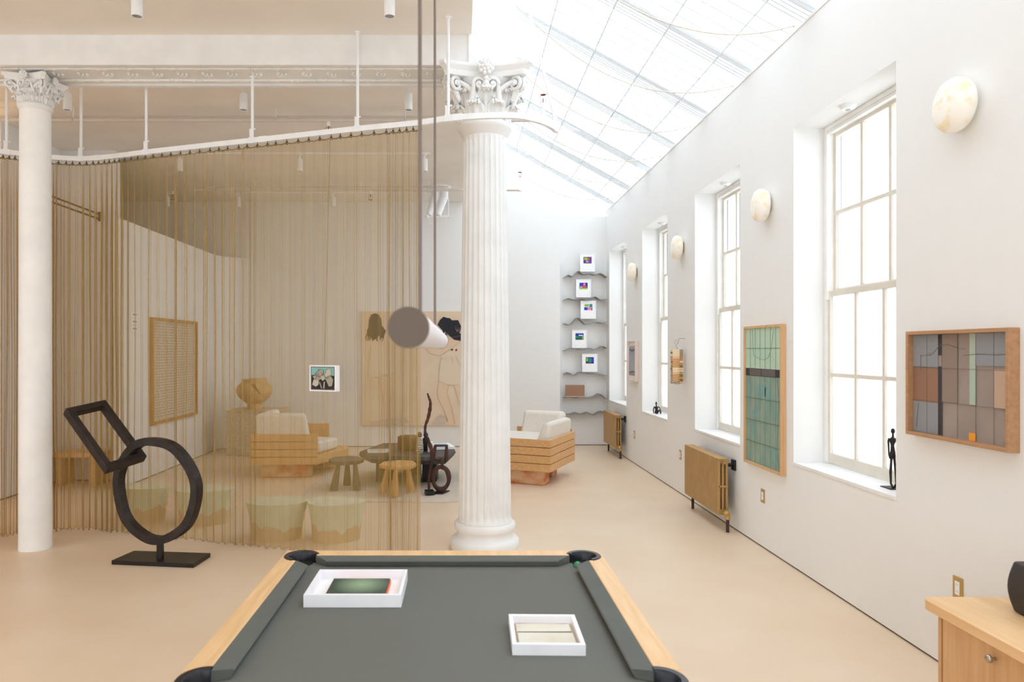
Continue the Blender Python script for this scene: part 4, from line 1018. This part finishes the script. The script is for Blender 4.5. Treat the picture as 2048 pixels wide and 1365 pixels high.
def book(x, y, z, wx, wy, h, rot, lab, cov, cover2=None, nm='magazine'):
    T = thing(nm, lab, 'book' if nm == 'book' else 'magazine', (x, y, z))
    part('pages', MB().box(x-wx/2+.003, x+wx/2-.003, y-wy/2+.003, y+wy/2-.003, z+.002, z+h-.002), PAPER, T)
    part('cover', MB().box(x-wx/2, x+wx/2, y-wy/2, y+wy/2, z+h-.002, z+h).box(x-wx/2, x+wx/2, y-wy/2, y+wy/2, z, z+.002).box(x-wx/2, x-wx/2+.003, y-wy/2, y+wy/2, z, z+h), cov, T)
    if cover2: part('cover_picture', MB().box(x-wx*.36, x+wx*.30, y-wy*.34, y+wy*.34, z+h+.0002, z+h+.0012), cover2, T)
    T.rotation_euler.z = rot; return T
book(-1.06, 9.05, TT, .30, .22, .02, .15, 'magazine with a pale blue and cream cover on the left of the coffee table', flat('cream_cover', (226, 214, 190)), mat('aqua_photo', (140, 190, 190), .4, 0, (206, 150, 120), 8))
book(-.25, 9.45, TT, .26, .40, .03, .25, 'white book with a blue sea photograph on its cover, right end of the coffee table', PAPER, mat('sea_photo', (96, 164, 206), .4, 0, (150, 200, 224), 5), 'book')
zb = thing('striped_figurine', 'small brown-headed figurine with black and white stripes beside the wooden vessel', 'figurine', (-.53, 8.95, TT))
sm = bpy.data.materials.new('zebra_stripes'); sm.use_nodes = True; nt = sm.node_tree; wv = nt.nodes.new('ShaderNodeTexWave'); wv.bands_direction = 'Z'; wv.inputs['Scale'].default_value = 14; wv.inputs['Distortion'].default_value = 6
tc = nt.nodes.new('ShaderNodeTexCoord'); nt.links.new(tc.outputs['Object'], wv.inputs['Vector']); rp = nt.nodes.new('ShaderNodeValToRGB'); rp.color_ramp.interpolation = 'CONSTANT'
rp.color_ramp.elements[0].color = L4((60, 52, 44)); rp.color_ramp.elements[1].color = L4((236, 230, 216)); rp.color_ramp.elements[1].position = .5; nt.links.new(wv.outputs['Fac'], rp.inputs[0]); nt.links.new(rp.outputs[0], nt.nodes['Principled BSDF'].inputs['Base Color'])
part('body', MB().lathe([(.042, 0), (.05, .03), (.048, .10), (.036, .16), (.026, .20)], (-.53, 8.95, TT), 24), sm, zb, smooth=50)
part('head', MB().ball((-.53, 8.95, TT+.232), .030, .028, .038, 14, 10), STUMP, zb, smooth=60)
bf = thing('black_figurine', 'small black figurine standing behind the tall twisted branch sculpture', 'figurine', (-.46, 9.15, TT))
part('body', MB().lathe([(.04, 0), (.05, .02), (.038, .10), (.044, .15), (.02, .18)], (-.46, 9.15, TT), 20), BLK, bf, smooth=50)
part('head', MB().ball((-.46, 9.15, TT+.205), .032, .03, .034, 12, 8), BLK, bf, smooth=60)
ribm = bpy.data.materials.new('fluted_white_jar'); ribm.use_nodes = True
cj = thing('fluted_jar', 'small white ribbed jar behind the tall twisted branch sculpture', 'jar', (-.395, 9.02, TT))
part('jar_body', MB().lathe([(.034, 0), (.036, .01), (.036, .12), (.038, .122), (.038, .13), (.032, .132)], (-.395, 9.02, TT), 72, rf=lambda r, z, t: r-.003*(math.sin(9*t) > .6)*(z < .12)), PAPER, cj, smooth=30)
part('dark_lines', MB().lathe([(.0372, .10), (.0372, .103)], (-.395, 9.02, TT), 24, caps=False).lathe([(.0372, .085), (.0372, .087)], (-.395, 9.02, TT), 24, caps=False), BLK, cj)
# tall twisted branch and small linked sculpture
tb = thing('branch_sculpture', 'tall thin twisted burnt-wood sculpture on a small black foot at the curtain edge', 'sculpture', (-.372, 8.27, .01))
P = [at(x, y, 8.27) for x, y in ((858, 990), (858, 972), (858, 955), (863, 925), (864, 905), (858, 885), (851, 868), (851, 852), (856, 838), (860, 820), (861, 805), (858, 796), (855, 787))]
rs = [.014, .015, .017, .024, .026, .022, .018, .016, .020, .022, .016, .014, .009]
Pc = catmull(P, 5); rc = []
for i in range(len(rs)-1): rc += [rs[i]+(rs[i+1]-rs[i])*k/5 for k in range(5)]
rc.append(rs[-1]); rc = [r*(1+.12*math.sin(i*1.7)) for i, r in enumerate(rc)]
part('branch', MB().tube(Pc, rc, 7, flat=.8), RUST, tb, smooth=50)
part('foot', MB().obox((-.372, 8.28, .033), (.05, .012, 0), (-.015, .07, 0), (0, 0, .021)), BLK, tb, bevel=.003)
lk = thing('linked_wood_sculpture', 'small dark wood sculpture of a ring hung from an open loop, beside the tall branch', 'sculpture', (-.25, 8.37, .01))
LD = 8.37; RCn = at(882, 957, LD)
vs = []; n = 48
for i in range(n):
    t = 2*PI*i/n; R_ = Vector((.095*math.cos(t), 0, .135*math.sin(t))); k = .026*(1+.15*math.sin(3*t))
    rd = R_.normalized()
    for (dr, dn) in ((-k, -.022), (0, -.03), (k, -.022), (k, .022), (0, .03), (-k, .022)): vs.append(RCn+R_+rd*dr+Vector((0, dn, 0)))
part('ring', MB().add(vs, [(i*6+k, i*6+(k+1) % 6, ((i+1) % n)*6+(k+1) % 6, ((i+1) % n)*6+k) for i in range(n) for k in range(6)]), CHAINW, lk, smooth=60)
P = [at(x, y, LD) for x, y in ((866, 918), (871, 892), (893, 892), (893, 922), (884, 922))]
part('loop', MB().tube(P[:4], [.026, .022, .022, .028], 6, up=(0, 1, 0)).tube([P[0]+Vector((.0, 0, 0)), at(884, 921, LD)], .018, 6), CHAINW, lk, bevel=.004)
part('link', MB().tube([at(883, 915, LD-.03), at(886, 940, LD-.03)], .022, 4).tube([at(883, 915, LD+.04), at(884, 938, LD+.04)], .02, 4).tube([at(883, 917, LD-.03), at(883, 917, LD+.04)], .018, 4).tube([at(885, 938, LD-.03), at(885, 938, LD+.04)], .014, 4), CHAINW, lk, bevel=.003)
part('foot', MB().obox((-.25, LD, .016), (.075, 0, 0), (.04, .085, 0), (0, 0, .005)).tube([(-.24, LD, .018), (-.24, LD, .07)], .012, 8), BLK, lk)
# carved stools
def wstool(c, pts, h, label, m, legs, seatname='seat'):
    T = thing('wooden_stool', label, 'stool', (c[0], c[1], .012))
    part('seat', MB().prism(pts, h-.05, h, top=None, scale_top=1.04), m, T, bevel=.014, seg=4)
    for (x0_, y0_, x1_, y1_) in legs:
        a_ = Vector((x0_, y0_, h-.045)); b_ = Vector((x1_, y1_, .012)); ax = (b_-a_)
        part('leg', MB().tube([a_, a_+ax*.3, a_+ax*.7, b_], [.026, .034, .048, .052], 6, flat=.75), m, T, smooth=20)
wstool((-1.42, 8.66), [(-1.62, 8.60), (-1.58, 8.48), (-1.42, 8.42), (-1.24, 8.50), (-1.20, 8.66), (-1.28, 8.82), (-1.44, 8.88), (-1.60, 8.78)], .375, 'dark brown three-legged carved stool on the rug', DSTOOL, [(-1.50, 8.58, -1.545, 8.50), (-1.42, 8.76, -1.44, 8.84), (-1.30, 8.58, -1.265, 8.52)])
wstool((-.75, 8.32), [(-.955, 8.22), (-.80, 8.10), (-.60, 8.12), (-.53, 8.28), (-.58, 8.48), (-.75, 8.54), (-.93, 8.42)], .375, 'light oak three-legged carved stool on the rug beside the coffee table', LSTOOL, [(-.87, 8.30, -.93, 8.38), (-.76, 8.16, -.775, 8.14), (-.64, 8.34, -.60, 8.42)])

# ------------------------------------------------------------------ planked armchairs
def cushion_block(path3, hgt, thick, lean, m, T, name='back_cushion'):
    pass
def armchair(org, ang, mirror, label):
    """u runs along the near panel, v away; the planked walls stand at v=0 and u=W (or mirrored)"""
    T = thing('planked_armchair', label, 'armchair', (org[0], org[1], 0)); ca, sa = math.cos(ang), math.sin(ang)
    O = Vector((org[0], org[1], 0)); U = Vector((ca, sa, 0))*(-1 if mirror else 1); V = Vector((-sa, ca, 0)); Z = Vector((0, 0, 1))
    W, D = ARM
    if not mirror: W = .90
    def P(u, v, z): return O+U*u+V*v+Z*z
    def ob(b, u0, u1, v0, v1, z0, z1, m=0):
        return b.obox(P((u0+u1)/2, (v0+v1)/2, (z0+z1)/2), U*(u1-u0)/2, V*(v1-v0)/2, Z*(z1-z0)/2, m)
    zb, zt = .19, .60; ph = (zt-zb)/4; t = .035
    for k in range(4):
        b = MB(); ob(b, 0, W, 0, t, zb+ph*k, zb+ph*(k+1)-.008); part('near_plank', b, PLANK, T, bevel=.0025)
    for k in range(4):
        b = MB(); ob(b, 0, t, t+.001, D, zb+ph*k, zb+ph*(k+1)-.008); part('side_plank', b, PLANKL, T, bevel=.0025)
    for k in range(4):
        b = MB(); ob(b, t+.001, W*.98, D-t, D, zb+ph*k+.03, zb+ph*(k+1)+.026); part('far_plank', b, PLANK, T, bevel=.0025)
    b = MB(); poly = [P(t, t, 0), P(W, t, 0), P(W*1.36, D*.62, 0), P(W*1.30, D*.86, 0), P(W, D-t, 0), P(t, D-t, 0)]
    if mirror: poly = poly[::-1]
    b.prism([(p.x, p.y) for p in poly], .19, .31); part('deck', b, PLANK, T, bevel=.003)
    for (v0, v1, u0, u1) in ((.10, .34, .12, W-.12), (D*.66, D*.66+.2, .20, W*1.12)):
        pl = []
        for (cu, cv, s_) in ((u0, v0, 0), (u1-.06, v0, 0), (u1, v0+.06, 0), (u1, v1, 0), (u0, v1, 0)): pl.append(P(cu, cv, 0))
        if mirror: pl = pl[::-1]
        part('plaster_base', MB().prism([(p.x, p.y) for p in pl], 0, .19), TERRA, T, bevel=.02, seg=4)
    def cush(nm, quad_lo, quad_hi, z0, z1, bev=.045):
        vs = [P(u_, v_, z0) for u_, v_ in quad_lo]+[P(u_, v_, z1) for u_, v_ in quad_hi]
        part(nm, MB().add(vs, [(3, 2, 1, 0), (4, 5, 6, 7), (0, 1, 5, 4), (1, 2, 6, 5), (2, 3, 7, 6), (3, 0, 4, 7)]), CREAM, T, smooth=60, bevel=bev, seg=6)
    return T, cush, W, D, t
ARM = (.86, 1.10)
T, cush, W, D, t = armchair((1.11, 8.70), -.44, True, 'oak planked armchair with cream cushions on orange plaster bases, right of the fluted column')
cush('seat_cushion', [(t+.16, t+.02), (W*1.1, t+.02), (W*1.25, D-.2), (t+.16, D-.2)], [(t+.16, t+.02), (W*1.1, t+.02), (W*1.25, D-.2), (t+.16, D-.2)], .31, .585)
cush('side_cushion', [(t+.01, t+.03), (t+.20, t+.03), (t+.20, D-.16), (t+.01, D-.05)], [(t-.0, t+.03+.06), (t+.10, t+.08), (t+.10, D-.2), (t-.0, D-.05)], .50, .80, .05)
cush('back_cushion', [(t+.10, D-.26), (W*.84, D-.26), (W*.84, D-.06), (t+.10, D-.06)], [(t+.12, D-.18), (W*.80, D-.18), (W*.80, D-.06), (t+.05, D-.06)], .50, .87, .05)
T, cush, W, D, t = armchair((-2.81, 9.30), .03, False, 'oak planked armchair with cream cushions seen through the curtain, left of the dark stool')
cush('seat_cushion', [(t+.16, t+.18), (W*.98, t+.10), (W*1.22, D*.55), (W*.95, D-.2), (t+.16, D-.2)][:0] or [(t+.14, t+.18), (W*1.0, t+.12), (W*1.2, D*.62), (t+.14, D-.1)], [(t+.14, t+.18), (W*1.0, t+.12), (W*1.2, D*.62), (t+.14, D-.1)], .31, .47)
cush('side_cushion', [(t+.02, t+.01), (W*.88, t+.01), (W*.88, t+.2), (t+.06, t+.2)], [(t+.03, t+.00), (W*.80, t+.00), (W*.80, t+.12), (t+.08, t+.12)], .42, .87, .05)
cush('back_cushion', [(t+.01, t+.16), (t+.22, t+.20), (t+.22, D-.1), (t+.01, D-.05)], [(t+.0, t+.10), (t+.14, t+.16), (t+.14, D-.1), (t+.0, D-.08)], .42, .85, .05)

# ------------------------------------------------------------------ stone plinth and broken vase
pl = thing('stone_plinth', 'rough hammered stone block beside the left wall carrying the clay vase', 'plinth', (-3.35, 11.6, 0))
part('block', MB().box(-3.79, -2.93, 11.3, 12.0, 0, .725), STONE, pl, bevel=.01)
part('top_slab', MB().box(-3.79, -2.90, 11.29, 12.0, .7252, .737), STONET, pl, bevel=.003)
VC = ((509-922)/1400*11.6, 11.6, .738)
va = thing('clay_vase', 'squat sandy clay vase with a split shoulder standing on the stone plinth', 'vase', VC)
prof = [(.11, 0), (.11, .04), (.105, .09), (.14, .115), (.20, .16), (.25, .215), (.283, .28), (.285, .33), (.262, .385), (.225, .42), (.200, .435), (.197, .46), (.200, .495)]
pp = []
for i in range(len(prof)-1):
    for k in range(6): pp.append((prof[i][0]+(prof[i+1][0]-prof[i][0])*k/6, prof[i][1]+(prof[i+1][1]-prof[i][1])*k/6))
pp.append(prof[-1])
def skip(t, z):
    a = (t+PI/2+PI) % (2*PI)-PI; f = (z-.235)/.20
    return 0 < f < 1.02 and abs(a-(.14+.5*(1-f))) < .15*f
part('body', MB().lathe(pp, VC, 200, skip=skip, caps=False), CLAY, va, smooth=50, solid=.014)
part('raised_rim', MB().lathe([(.205, .40), (.21, .44), (.212, .52)], VC, 72, skip=lambda t, z: not (1.5*PI-.1 < t < 2*PI-.15), caps=False), CLAY, va, smooth=50, solid=.016)
part('foot_disc', MB().lathe([(.112, 0), (.112, .012)], VC, 40), CLAY, va)

# ------------------------------------------------------------------ left wall pieces
lw = thing('framed_text_panel', 'large panel of tiny woven marks in a thin wood frame on the left wall', 'artwork', (-4.2, 10.2, 1.42))
y0_, y1_, z0_, z1_ = 9.43, 11.04, .70, 2.16; xw = -4.198; b = MB()
for (ya, yb, za, zb) in ((y0_, y0_+.04, z0_, z1_), (y1_-.04, y1_, z0_, z1_), (y0_+.04, y1_-.04, z0_, z0_+.04), (y0_+.04, y1_-.04, z1_-.04, z1_)): b.box(xw, xw+.05, ya, yb, za, zb)
part('frame', b, wood('honey_frame', (176, 126, 66), (190, 140, 78), 'z'), lw, bevel=.002)
part('panel', MB().box(xw, xw+.02, y0_+.04, y1_-.04, z0_+.04, z1_-.04), mat('linen_panel', (206, 192, 176), .9, 0, (214, 202, 186), 30), lw)
b = MB(); random.seed(5)
for r in range(34):
    z = z0_+.09+r*.039
    y = y0_+.09
    while y < y1_-.1:
        L_ = random.uniform(.02, .09); b.box(xw+.0195, xw+.0215, y, y+L_, z, z+.012); y += L_+random.uniform(.012, .03)
o = part('woven_marks', b, flat('mark_brown', (168, 150, 132)), lw); o['kind'] = 'stuff'
for k, z in enumerate((2.17, 2.08, 1.99)):
    T = thing('wall_control', 'small white wall control on the left wall, %s of three stacked' % ('topmost', 'middle', 'lowest')[k], 'wall control', (-4.2, 8.98, z), 'stacked wall controls')
    part('plate', MB().box(-4.198, -4.188, 8.90, 9.06, z-.035, z+.035), METW, T, bevel=.003)
    part('button_row', MB().box(-4.189, -4.185, 8.93, 9.03, z-.008, z+.010), flat('button_grey', (150, 140, 128)), T)
bn = thing('low_bench', 'low wooden bench in the recess behind the smooth column', 'bench', (-4.9, 9.0, 0))
part('seat', MB().box(-5.20, -4.56, 8.80, 9.16, .36, .42), OAK, bn, bevel=.006)
for x in (-5.12, -4.70): part('leg', MB().box(x, x+.08, 8.84, 9.14, 0, .36), OAK, bn, bevel=.004)
rl = thing('brass_rail', 'pair of thin dark brass rods running into the recess high on the left', 'rail', (-4.72, 9.19, 3.46))
for z in (3.49, 3.425): part('rod', MB().tube([(-4.72, 7.75, z), (-4.72, 9.19, z)], .012, 8), HK, rl, smooth=60)
for y in (7.8, 9.14): part('bracket', MB().box(-4.735, -4.705, y-.01, y+.01, 3.40, CEILZ if y < 8 else 3.52), HK, rl)
# unseen warm wall lamp added in the recess, assumed from the ceiling glow
wl = thing('assumed_recess_lamp', 'assumed round glowing wall lamp, out of view in the recess at the far left', 'wall lamp', (-5.0, 8.75, 3.7))
wl.location = (-6.3, 9.15, 3.5)
WARM = mat('warm_glass', (255, 224, 180), .5, emit=((255, 176, 96), 6))
part('glow_shade', MB().ball((-6.3, 9.02, 3.5), .13, .08, .13, 20, 14), WARM, wl, smooth=60)
part('back_plate', MB().box(-6.35, -6.25, 9.10, 9.188, 3.45, 3.55), BRASS, wl)
ld = bpy.data.lights.new('assumed_lamp_glow', 'POINT'); ld.energy = 60; ld.color = (1, .60, .30); ld.shadow_soft_size = .13  # added warm point light standing in front of the assumed lamp
lo = bpy.data.objects.new('assumed_lamp_glow', ld); COL.objects.link(lo); lo.location = (-6.3, 8.6, 3.5)

# ------------------------------------------------------------------ big painting on the rear wall
PY = 12.35
pt = thing('canvas_painting', 'very large beige painting of two dark-haired figures, on the rear wall behind curtain and column', 'painting', (-.55, PB, 1.4))
CAN = mat('beige_canvas', (226, 204, 176), .9, 0, (232, 212, 186), 2, bump=.05, bscale=300)
p0, p1 = at(724, 623, PY), at(1000, 852, PY)
part('canvas', MB().box(p0.x, p1.x, PY, PB-.001, p1.z, p0.z), CAN, pt, bevel=.003)
HAIR = flat('hair_ink', (34, 36, 46)); SKIN = flat('skin_wash', (232, 204, 174)); DRESS = flat('dress_wash', (230, 211, 186)); ROCK = flat('rock_wash', (208, 194, 176)); LN_ = flat('pencil_line', (178, 156, 138)); REDD = flat('red_dab', (150, 40, 40))
def shape(pts, k, m, name):
    b = MB(); P = [at(x, y, PY) for x, y in pts]; P = [Vector((p.x, PY-.001-.001*k, p.z)) for p in P]; b.sweep(P, (0, .0008, 0)); return part(name, b, m, pt)
def lines(L_, name, r=.0022, k=9):
    b = MB()
    for pts in L_: b.tube([Vector((at(x, y, PY).x, PY-.001*k, at(x, y, PY).z)) for x, y in pts], r, 4)
    o = part(name, b, LN_, pt)
arm1 = [(850, 697), (862, 708), (880, 712), (905, 696), (921, 683), (921, 672), (900, 676), (888, 690), (875, 697), (860, 690)]
shape(arm1, 1, SKIN, 'painted_arm')
shape([(882, 712), (921, 690), (950, 700), (950, 768), (925, 773), (905, 771), (884, 768), (877, 762)], 2, DRESS, 'painted_dress')
shape([(878, 764), (898, 770), (894, 786), (899, 800), (905, 825), (910, 845), (908, 851), (888, 850), (896, 842), (888, 820), (877, 800), (874, 785)], 3, SKIN, 'painted_leg')
shape([(908, 772), (940, 772), (950, 830), (935, 850), (925, 820)], 3, SKIN, 'painted_leg')
shape([(862, 848), (870, 838), (880, 831), (892, 836), (896, 842), (890, 848), (878, 850), (866, 850)], 4, ROCK, 'painted_rock')
shape([(875, 650), (880, 640), (887, 634), (893, 636), (900, 637), (908, 645), (910, 655), (912, 662), (921, 668), (935, 668), (935, 684), (921, 682), (908, 680), (900, 673), (893, 666), (884, 660)], 6, HAIR, 'painted_hair')
shape([(738, 640), (742, 630), (750, 627), (758, 630), (763, 640), (764, 652), (772, 662), (768, 674), (762, 678), (756, 668), (752, 678), (745, 682), (742, 672), (736, 676), (734, 662), (737, 655)], 6, HAIR, 'painted_hair')
shape([(742, 690), (775, 690), (790, 745), (780, 752), (755, 755), (736, 756), (740, 730)], 2, DRESS, 'painted_dress')
shape([(757, 756), (784, 753), (782, 790), (776, 830), (764, 838), (768, 800), (757, 785)], 3, SKIN, 'painted_leg')
shape([(738, 846), (765, 840), (790, 838), (812, 836), (820, 845), (800, 850), (745, 851)], 4, ROCK, 'painted_rock')
shape([(902, 699), (906, 698), (906, 701), (902, 702)], 7, HAIR, 'painted_dab'); shape([(911, 699), (915, 698), (914, 702), (911, 703)], 7, REDD, 'painted_dab')
hb = MB()
random.seed(9)
for (hx_, hy_, n_h, w_h) in ((752, 662, 12, 18), (905, 655, 12, 20)):
    for q in range(n_h):
        x = hx_-w_h+2*w_h*q/n_h; hb.tube([Vector((at(xx, yy, PY).x, PY-.0085, at(xx, yy, PY).z)) for xx, yy in ((x*.6+hx_*.4, hy_-14), (x+2, hy_+4), (x-2+random.uniform(-3, 3), hy_+14), (x+random.uniform(-5, 5), hy_+18+random.uniform(0, 5)))], [.014, .012, .008, .003], 5, flat=.2)
part('painted_hair_strands', hb, HAIR, pt)
lines([arm1+[arm1[0]], [(882, 712), (879, 740), (877, 762), (893, 769), (905, 771), (921, 768)], [(878, 764), (874, 785), (877, 800), (888, 820), (896, 842), (888, 850)], [(898, 770), (894, 786), (899, 800), (905, 825), (910, 848)], [(908, 772), (914, 795), (921, 812)],
       [(885, 716), (886, 722)], [(893, 714), (891, 722)], [(903, 712), (906, 730)], [(912, 712), (920, 732)], [(742, 690), (738, 720), (736, 756), (755, 754), (790, 746)], [(757, 756), (768, 800), (762, 834), (776, 832), (782, 790)], [(870, 838), (880, 831), (892, 836), (896, 842)], [(738, 846), (765, 840), (812, 836)]], 'pencil_outline')

# ------------------------------------------------------------------ wavy shelves, prints and board in the alcove
SXa, SXb, SYb = 1.83, 2.595, 12.599
heights = [3.05, 2.625, 2.215, 1.745, 1.285, .86, .585]
waves = [[(0, -.06), (.1, 0), (.2, -.03), (.33, .09), (.45, .02), (.6, .03), (.72, .01), (.85, .04), (1, -.05)],
         [(0, -.03), (.1, .01), (.25, -.02), (.4, .0), (.55, -.03), (.72, .05), (.85, -.02), (1, 0)],
         [(0, -.04), (.15, -.06), (.32, .10), (.48, -.04), (.6, -.05), (.75, .0), (.88, -.02), (1, 0)],
         [(0, -.06), (.18, 0), (.4, -.04), (.6, 0), (.75, -.02), (.9, .05), (1, 0)],
         [(0, .0), (.1, .04), (.24, -.03), (.38, .05), (.52, .01), (.7, 0), (.85, 0), (1, -.03)],
         [(0, 0), (.12, .02), (.26, .0), (.4, .02), (.55, .0), (.7, .03), (.83, .10), (1, -.03)],
         [(0, .02), (.12, -.03), (.28, .01), (.42, -.02), (.55, .02), (.7, -.03), (.85, .04), (1, .02)]]
snames = ['topmost wavy grey metal shelf in the alcove', 'second wavy grey metal shelf from the top in the alcove', 'third wavy metal shelf from the top, with one tall peak', 'fourth wavy grey metal shelf from the top in the alcove', 'fifth wavy grey metal shelf from the top in the alcove', 'wavy metal shelf carrying the brown woven board', 'lowest wavy grey metal shelf, empty, in the alcove']
tops = []
for z, wv_, lab in zip(heights, waves, snames):
    P = catmull([(SXa+(SXb-SXa)*t, 0, z+h*.75) for t, h in wv_], 6); tops.append(P)
    vs = []; m_ = len(P)
    for p in P: 
        for (y, dz) in ((SYb-.165, -.0045), (SYb-.165, .0045), (SYb, .0045), (SYb, -.0045)): vs.append((p.x, y, p.z+dz))
    fs = [(i*4+k, i*4+(k+1) % 4, (i+1)*4+(k+1) % 4, (i+1)*4+k) for i in range(m_-1) for k in range(4)]+[(3, 2, 1, 0), (m_*4-4, m_*4-3, m_*4-2, m_*4-1)]
    tag(part('wavy_shelf', MB().add(vs, fs), GREYMET, None, smooth=40, loc=(2.2, SYb, z)), lab, 'shelf', 'wavy shelves in the alcove')
def top_at(k, x0_, x1_): return max(p.z for p in tops[k] if x0_-.02 <= p.x <= x1_+.02)+.0047
pal = {'b': (30, 60, 190), 'd': (28, 40, 110), 'g': (140, 190, 60), 't': (20, 140, 130), 'p': (240, 130, 170), 'r': (230, 70, 70), 'o': (250, 170, 60), 'v': (110, 60, 160), 'w': (230, 236, 250), 'k': (50, 110, 60)}
pm_ = {k: flat('print_'+k, v) for k, v in pal.items()}
prints = [((1160, 1190), 0, 'dgrtpvb', 'small framed print of green, red and blue blocks on the topmost shelf', [(0, 0, 1, 1, 'd'), (.08, .5, .5, .9, 'g'), (.5, .55, .78, .85, 'r'), (.1, .1, .35, .5, 'b'), (.3, .12, .6, .45, 'p'), (.62, .1, .8, .5, 't'), (.82, .05, 1, .9, 'v')]),
          ((1152, 1182), 1, '', 'small framed print with a red and pink shape over blue and lime, second shelf', [(0, 0, 1, 1, 'b'), (.0, .0, 1, .22, 'g'), (.42, .3, .85, .7, 'r'), (.5, .6, .72, .95, 'p'), (.1, .25, .35, .45, 'o'), (.75, .5, 1, 1, 'd')]),
          ((1161, 1192), 2, '', 'small framed print of lime, teal, blue and pink squares, third shelf', [(0, 0, 1, 1, 'w'), (.05, .6, .6, .95, 'g'), (.65, .5, 1, .98, 't'), (0, .05, .42, .5, 'b'), (.45, .05, .85, .5, 'p'), (.87, 0, 1, .45, 'v')]),
          ((1144, 1174), 3, '', 'small framed print of dark green scribble on blue, fourth shelf', [(0, 0, 1, 1, 'd'), (.05, .2, .3, .6, 't'), (.3, .15, .8, .55, 'k'), (.4, .6, .9, .75, 'w'), (.1, .75, .95, .95, 'b'), (.82, .1, .95, .6, 'g')]),
          ((1164, 1195), 4, '', 'small framed print of a teal disc on dark blue, fifth shelf', [(0, 0, 1, 1, 'd'), (.05, .35, .3, .9, 'g'), (.38, .25, .72, .85, 't'), (.3, .05, .7, .2, 'v'), (.75, .2, 1, .9, 'b')])]
for (xa, xb), k, _, lab, blocks in prints:
    Y = SYb-.10; X0_, X1_ = (xa-922)/1400*Y, (xb-922)/1400*Y; z0 = top_at(k, X0_, X1_); H = .325
    T = thing('framed_print', lab, 'framed print', ((X0_+X1_)/2, Y, z0), 'framed prints on the wavy shelves'); t_ = .011
    b = MB().box(X0_, X0_+t_, Y-.012, Y+.012, z0, z0+H).box(X1_-t_, X1_, Y-.012, Y+.012, z0, z0+H).box(X0_+t_, X1_-t_, Y-.012, Y+.012, z0, z0+t_).box(X0_+t_, X1_-t_, Y-.012, Y+.012, z0+H-t_, z0+H)
    part('frame', b, FRAMEW, T, bevel=.001)
    part('mat_board', MB().box(X0_+t_, X1_-t_, Y-.004, Y+.004, z0+t_, z0+H-t_), PAPER, T)
    keys = sorted({q[4] for q in blocks}); b = MB(); iw, ih = .145, .115; xs0 = (X0_+X1_)/2-iw/2; zs0 = z0+H*.46
    for j, (a0, b0, a1, b1, c) in enumerate(blocks): b.box(xs0+iw*a0, xs0+iw*a1, Y-.0050-.0004*j, Y-.0042, zs0+ih*b0, zs0+ih*b1, keys.index(c))
    part('colour_print', b, [pm_[c] for c in keys], T)
Y = SYb-.10; X0_, X1_ = (1131-922)/1400*Y, (1169-922)/1400*Y; z0 = top_at(5, X0_, X1_)
T = thing('woven_board', 'brown woven board with a pale ledge leaning on the sixth shelf', 'board', ((X0_+X1_)/2, Y, z0))
part('panel', MB().box(X0_, X1_, Y-.008, Y+.008, z0+.012, z0+.21), mat('woven_brown', (150, 112, 88), .8, 0, (172, 134, 108), 60, (1, 1, 6), .2), T); part('ledge', MB().box(X0_-.003, X1_+.003, Y-.03, Y+.012, z0, z0+.012), flat('ledge_peach', (226, 196, 170)), T)

# ------------------------------------------------------------------ figures on the window sills
FG = thing('standing_figure', 'thin dark bronze standing figure on the nearest window sill', 'figurine', (2.755, 4.47, SILL))
c = Vector((2.755, 4.47, SILL)); fx = lambda x, z, y=0: (c.x+x, c.y+y, c.z+z)
part('plinth', MB().box(c.x-.045, c.x+.045, c.y-.055, c.y+.055, c.z, c.z+.006), BLACKM, FG)
b = MB()
b.tube([fx(-.012, .008, -.03), fx(-.010, .03), fx(-.012, .10), fx(-.008, .17), fx(-.006, .215), fx(.002, .235)], [.008, .006, .008, .007, .010, .014], 8)
b.tube([fx(.030, .008, .02), fx(.024, .03), fx(.022, .10), fx(.014, .17), fx(.010, .215), fx(.002, .235)], [.008, .006, .008, .007, .010, .014], 8)
b.tube([fx(.002, .225), fx(.002, .245), fx(.0, .275), fx(.002, .31), fx(.004, .325)], [.018, .014, .011, .024, .012], 10, flat=.6)
b.tube([fx(.003, .32), fx(.003, .348)], [.007, .006], 8)
b.ball(fx(.003, .365), .012, .013, .018, 10, 8)
b.tube([fx(-.018, .318), fx(-.026, .30), fx(-.024, .26), fx(-.022, .215), fx(-.016, .19)], [.009, .006, .005, .005, .004], 8)
b.tube([fx(.024, .318), fx(.034, .30), fx(.036, .26), fx(.032, .215), fx(.028, .19)], [.009, .006, .005, .005, .004], 8)
part('body', b, BLACKM, FG, smooth=70)
SG = thing('seated_figure', 'small dark bronze seated figure on the sill of the third window', 'figurine', (2.70, 9.66, SILL)); c = Vector((2.70, 9.66, SILL))
b = MB()
b.tube([fx(.0, .03), fx(-.002, .06), fx(-.004, .10)], [.026, .018, .026], 10); b.tube([fx(-.004, .10), fx(-.004, .125)], .008, 8); b.ball(fx(-.006, .145), .012, .013, .022, 10, 8)
b.tube([fx(-.03, .10), fx(-.045, .06), fx(-.042, .015), fx(-.03, .008)], [.009, .007, .006, .006], 8); b.tube([fx(.022, .10), fx(.04, .085), fx(.055, .04), fx(.062, .008)], [.009, .007, .006, .006], 8)
b.tube([fx(-.008, .03), fx(-.022, .06, -.05), fx(-.02, .008, -.07)], [.013, .009, .007], 8); b.tube([fx(.012, .03), fx(.028, .055, -.05), fx(.034, .008, -.08)], [.013, .009, .007], 8)
b.ball(fx(0, .022), .028, .026, .022, 10, 8)
part('body', b, BLACKM, SG, smooth=70)
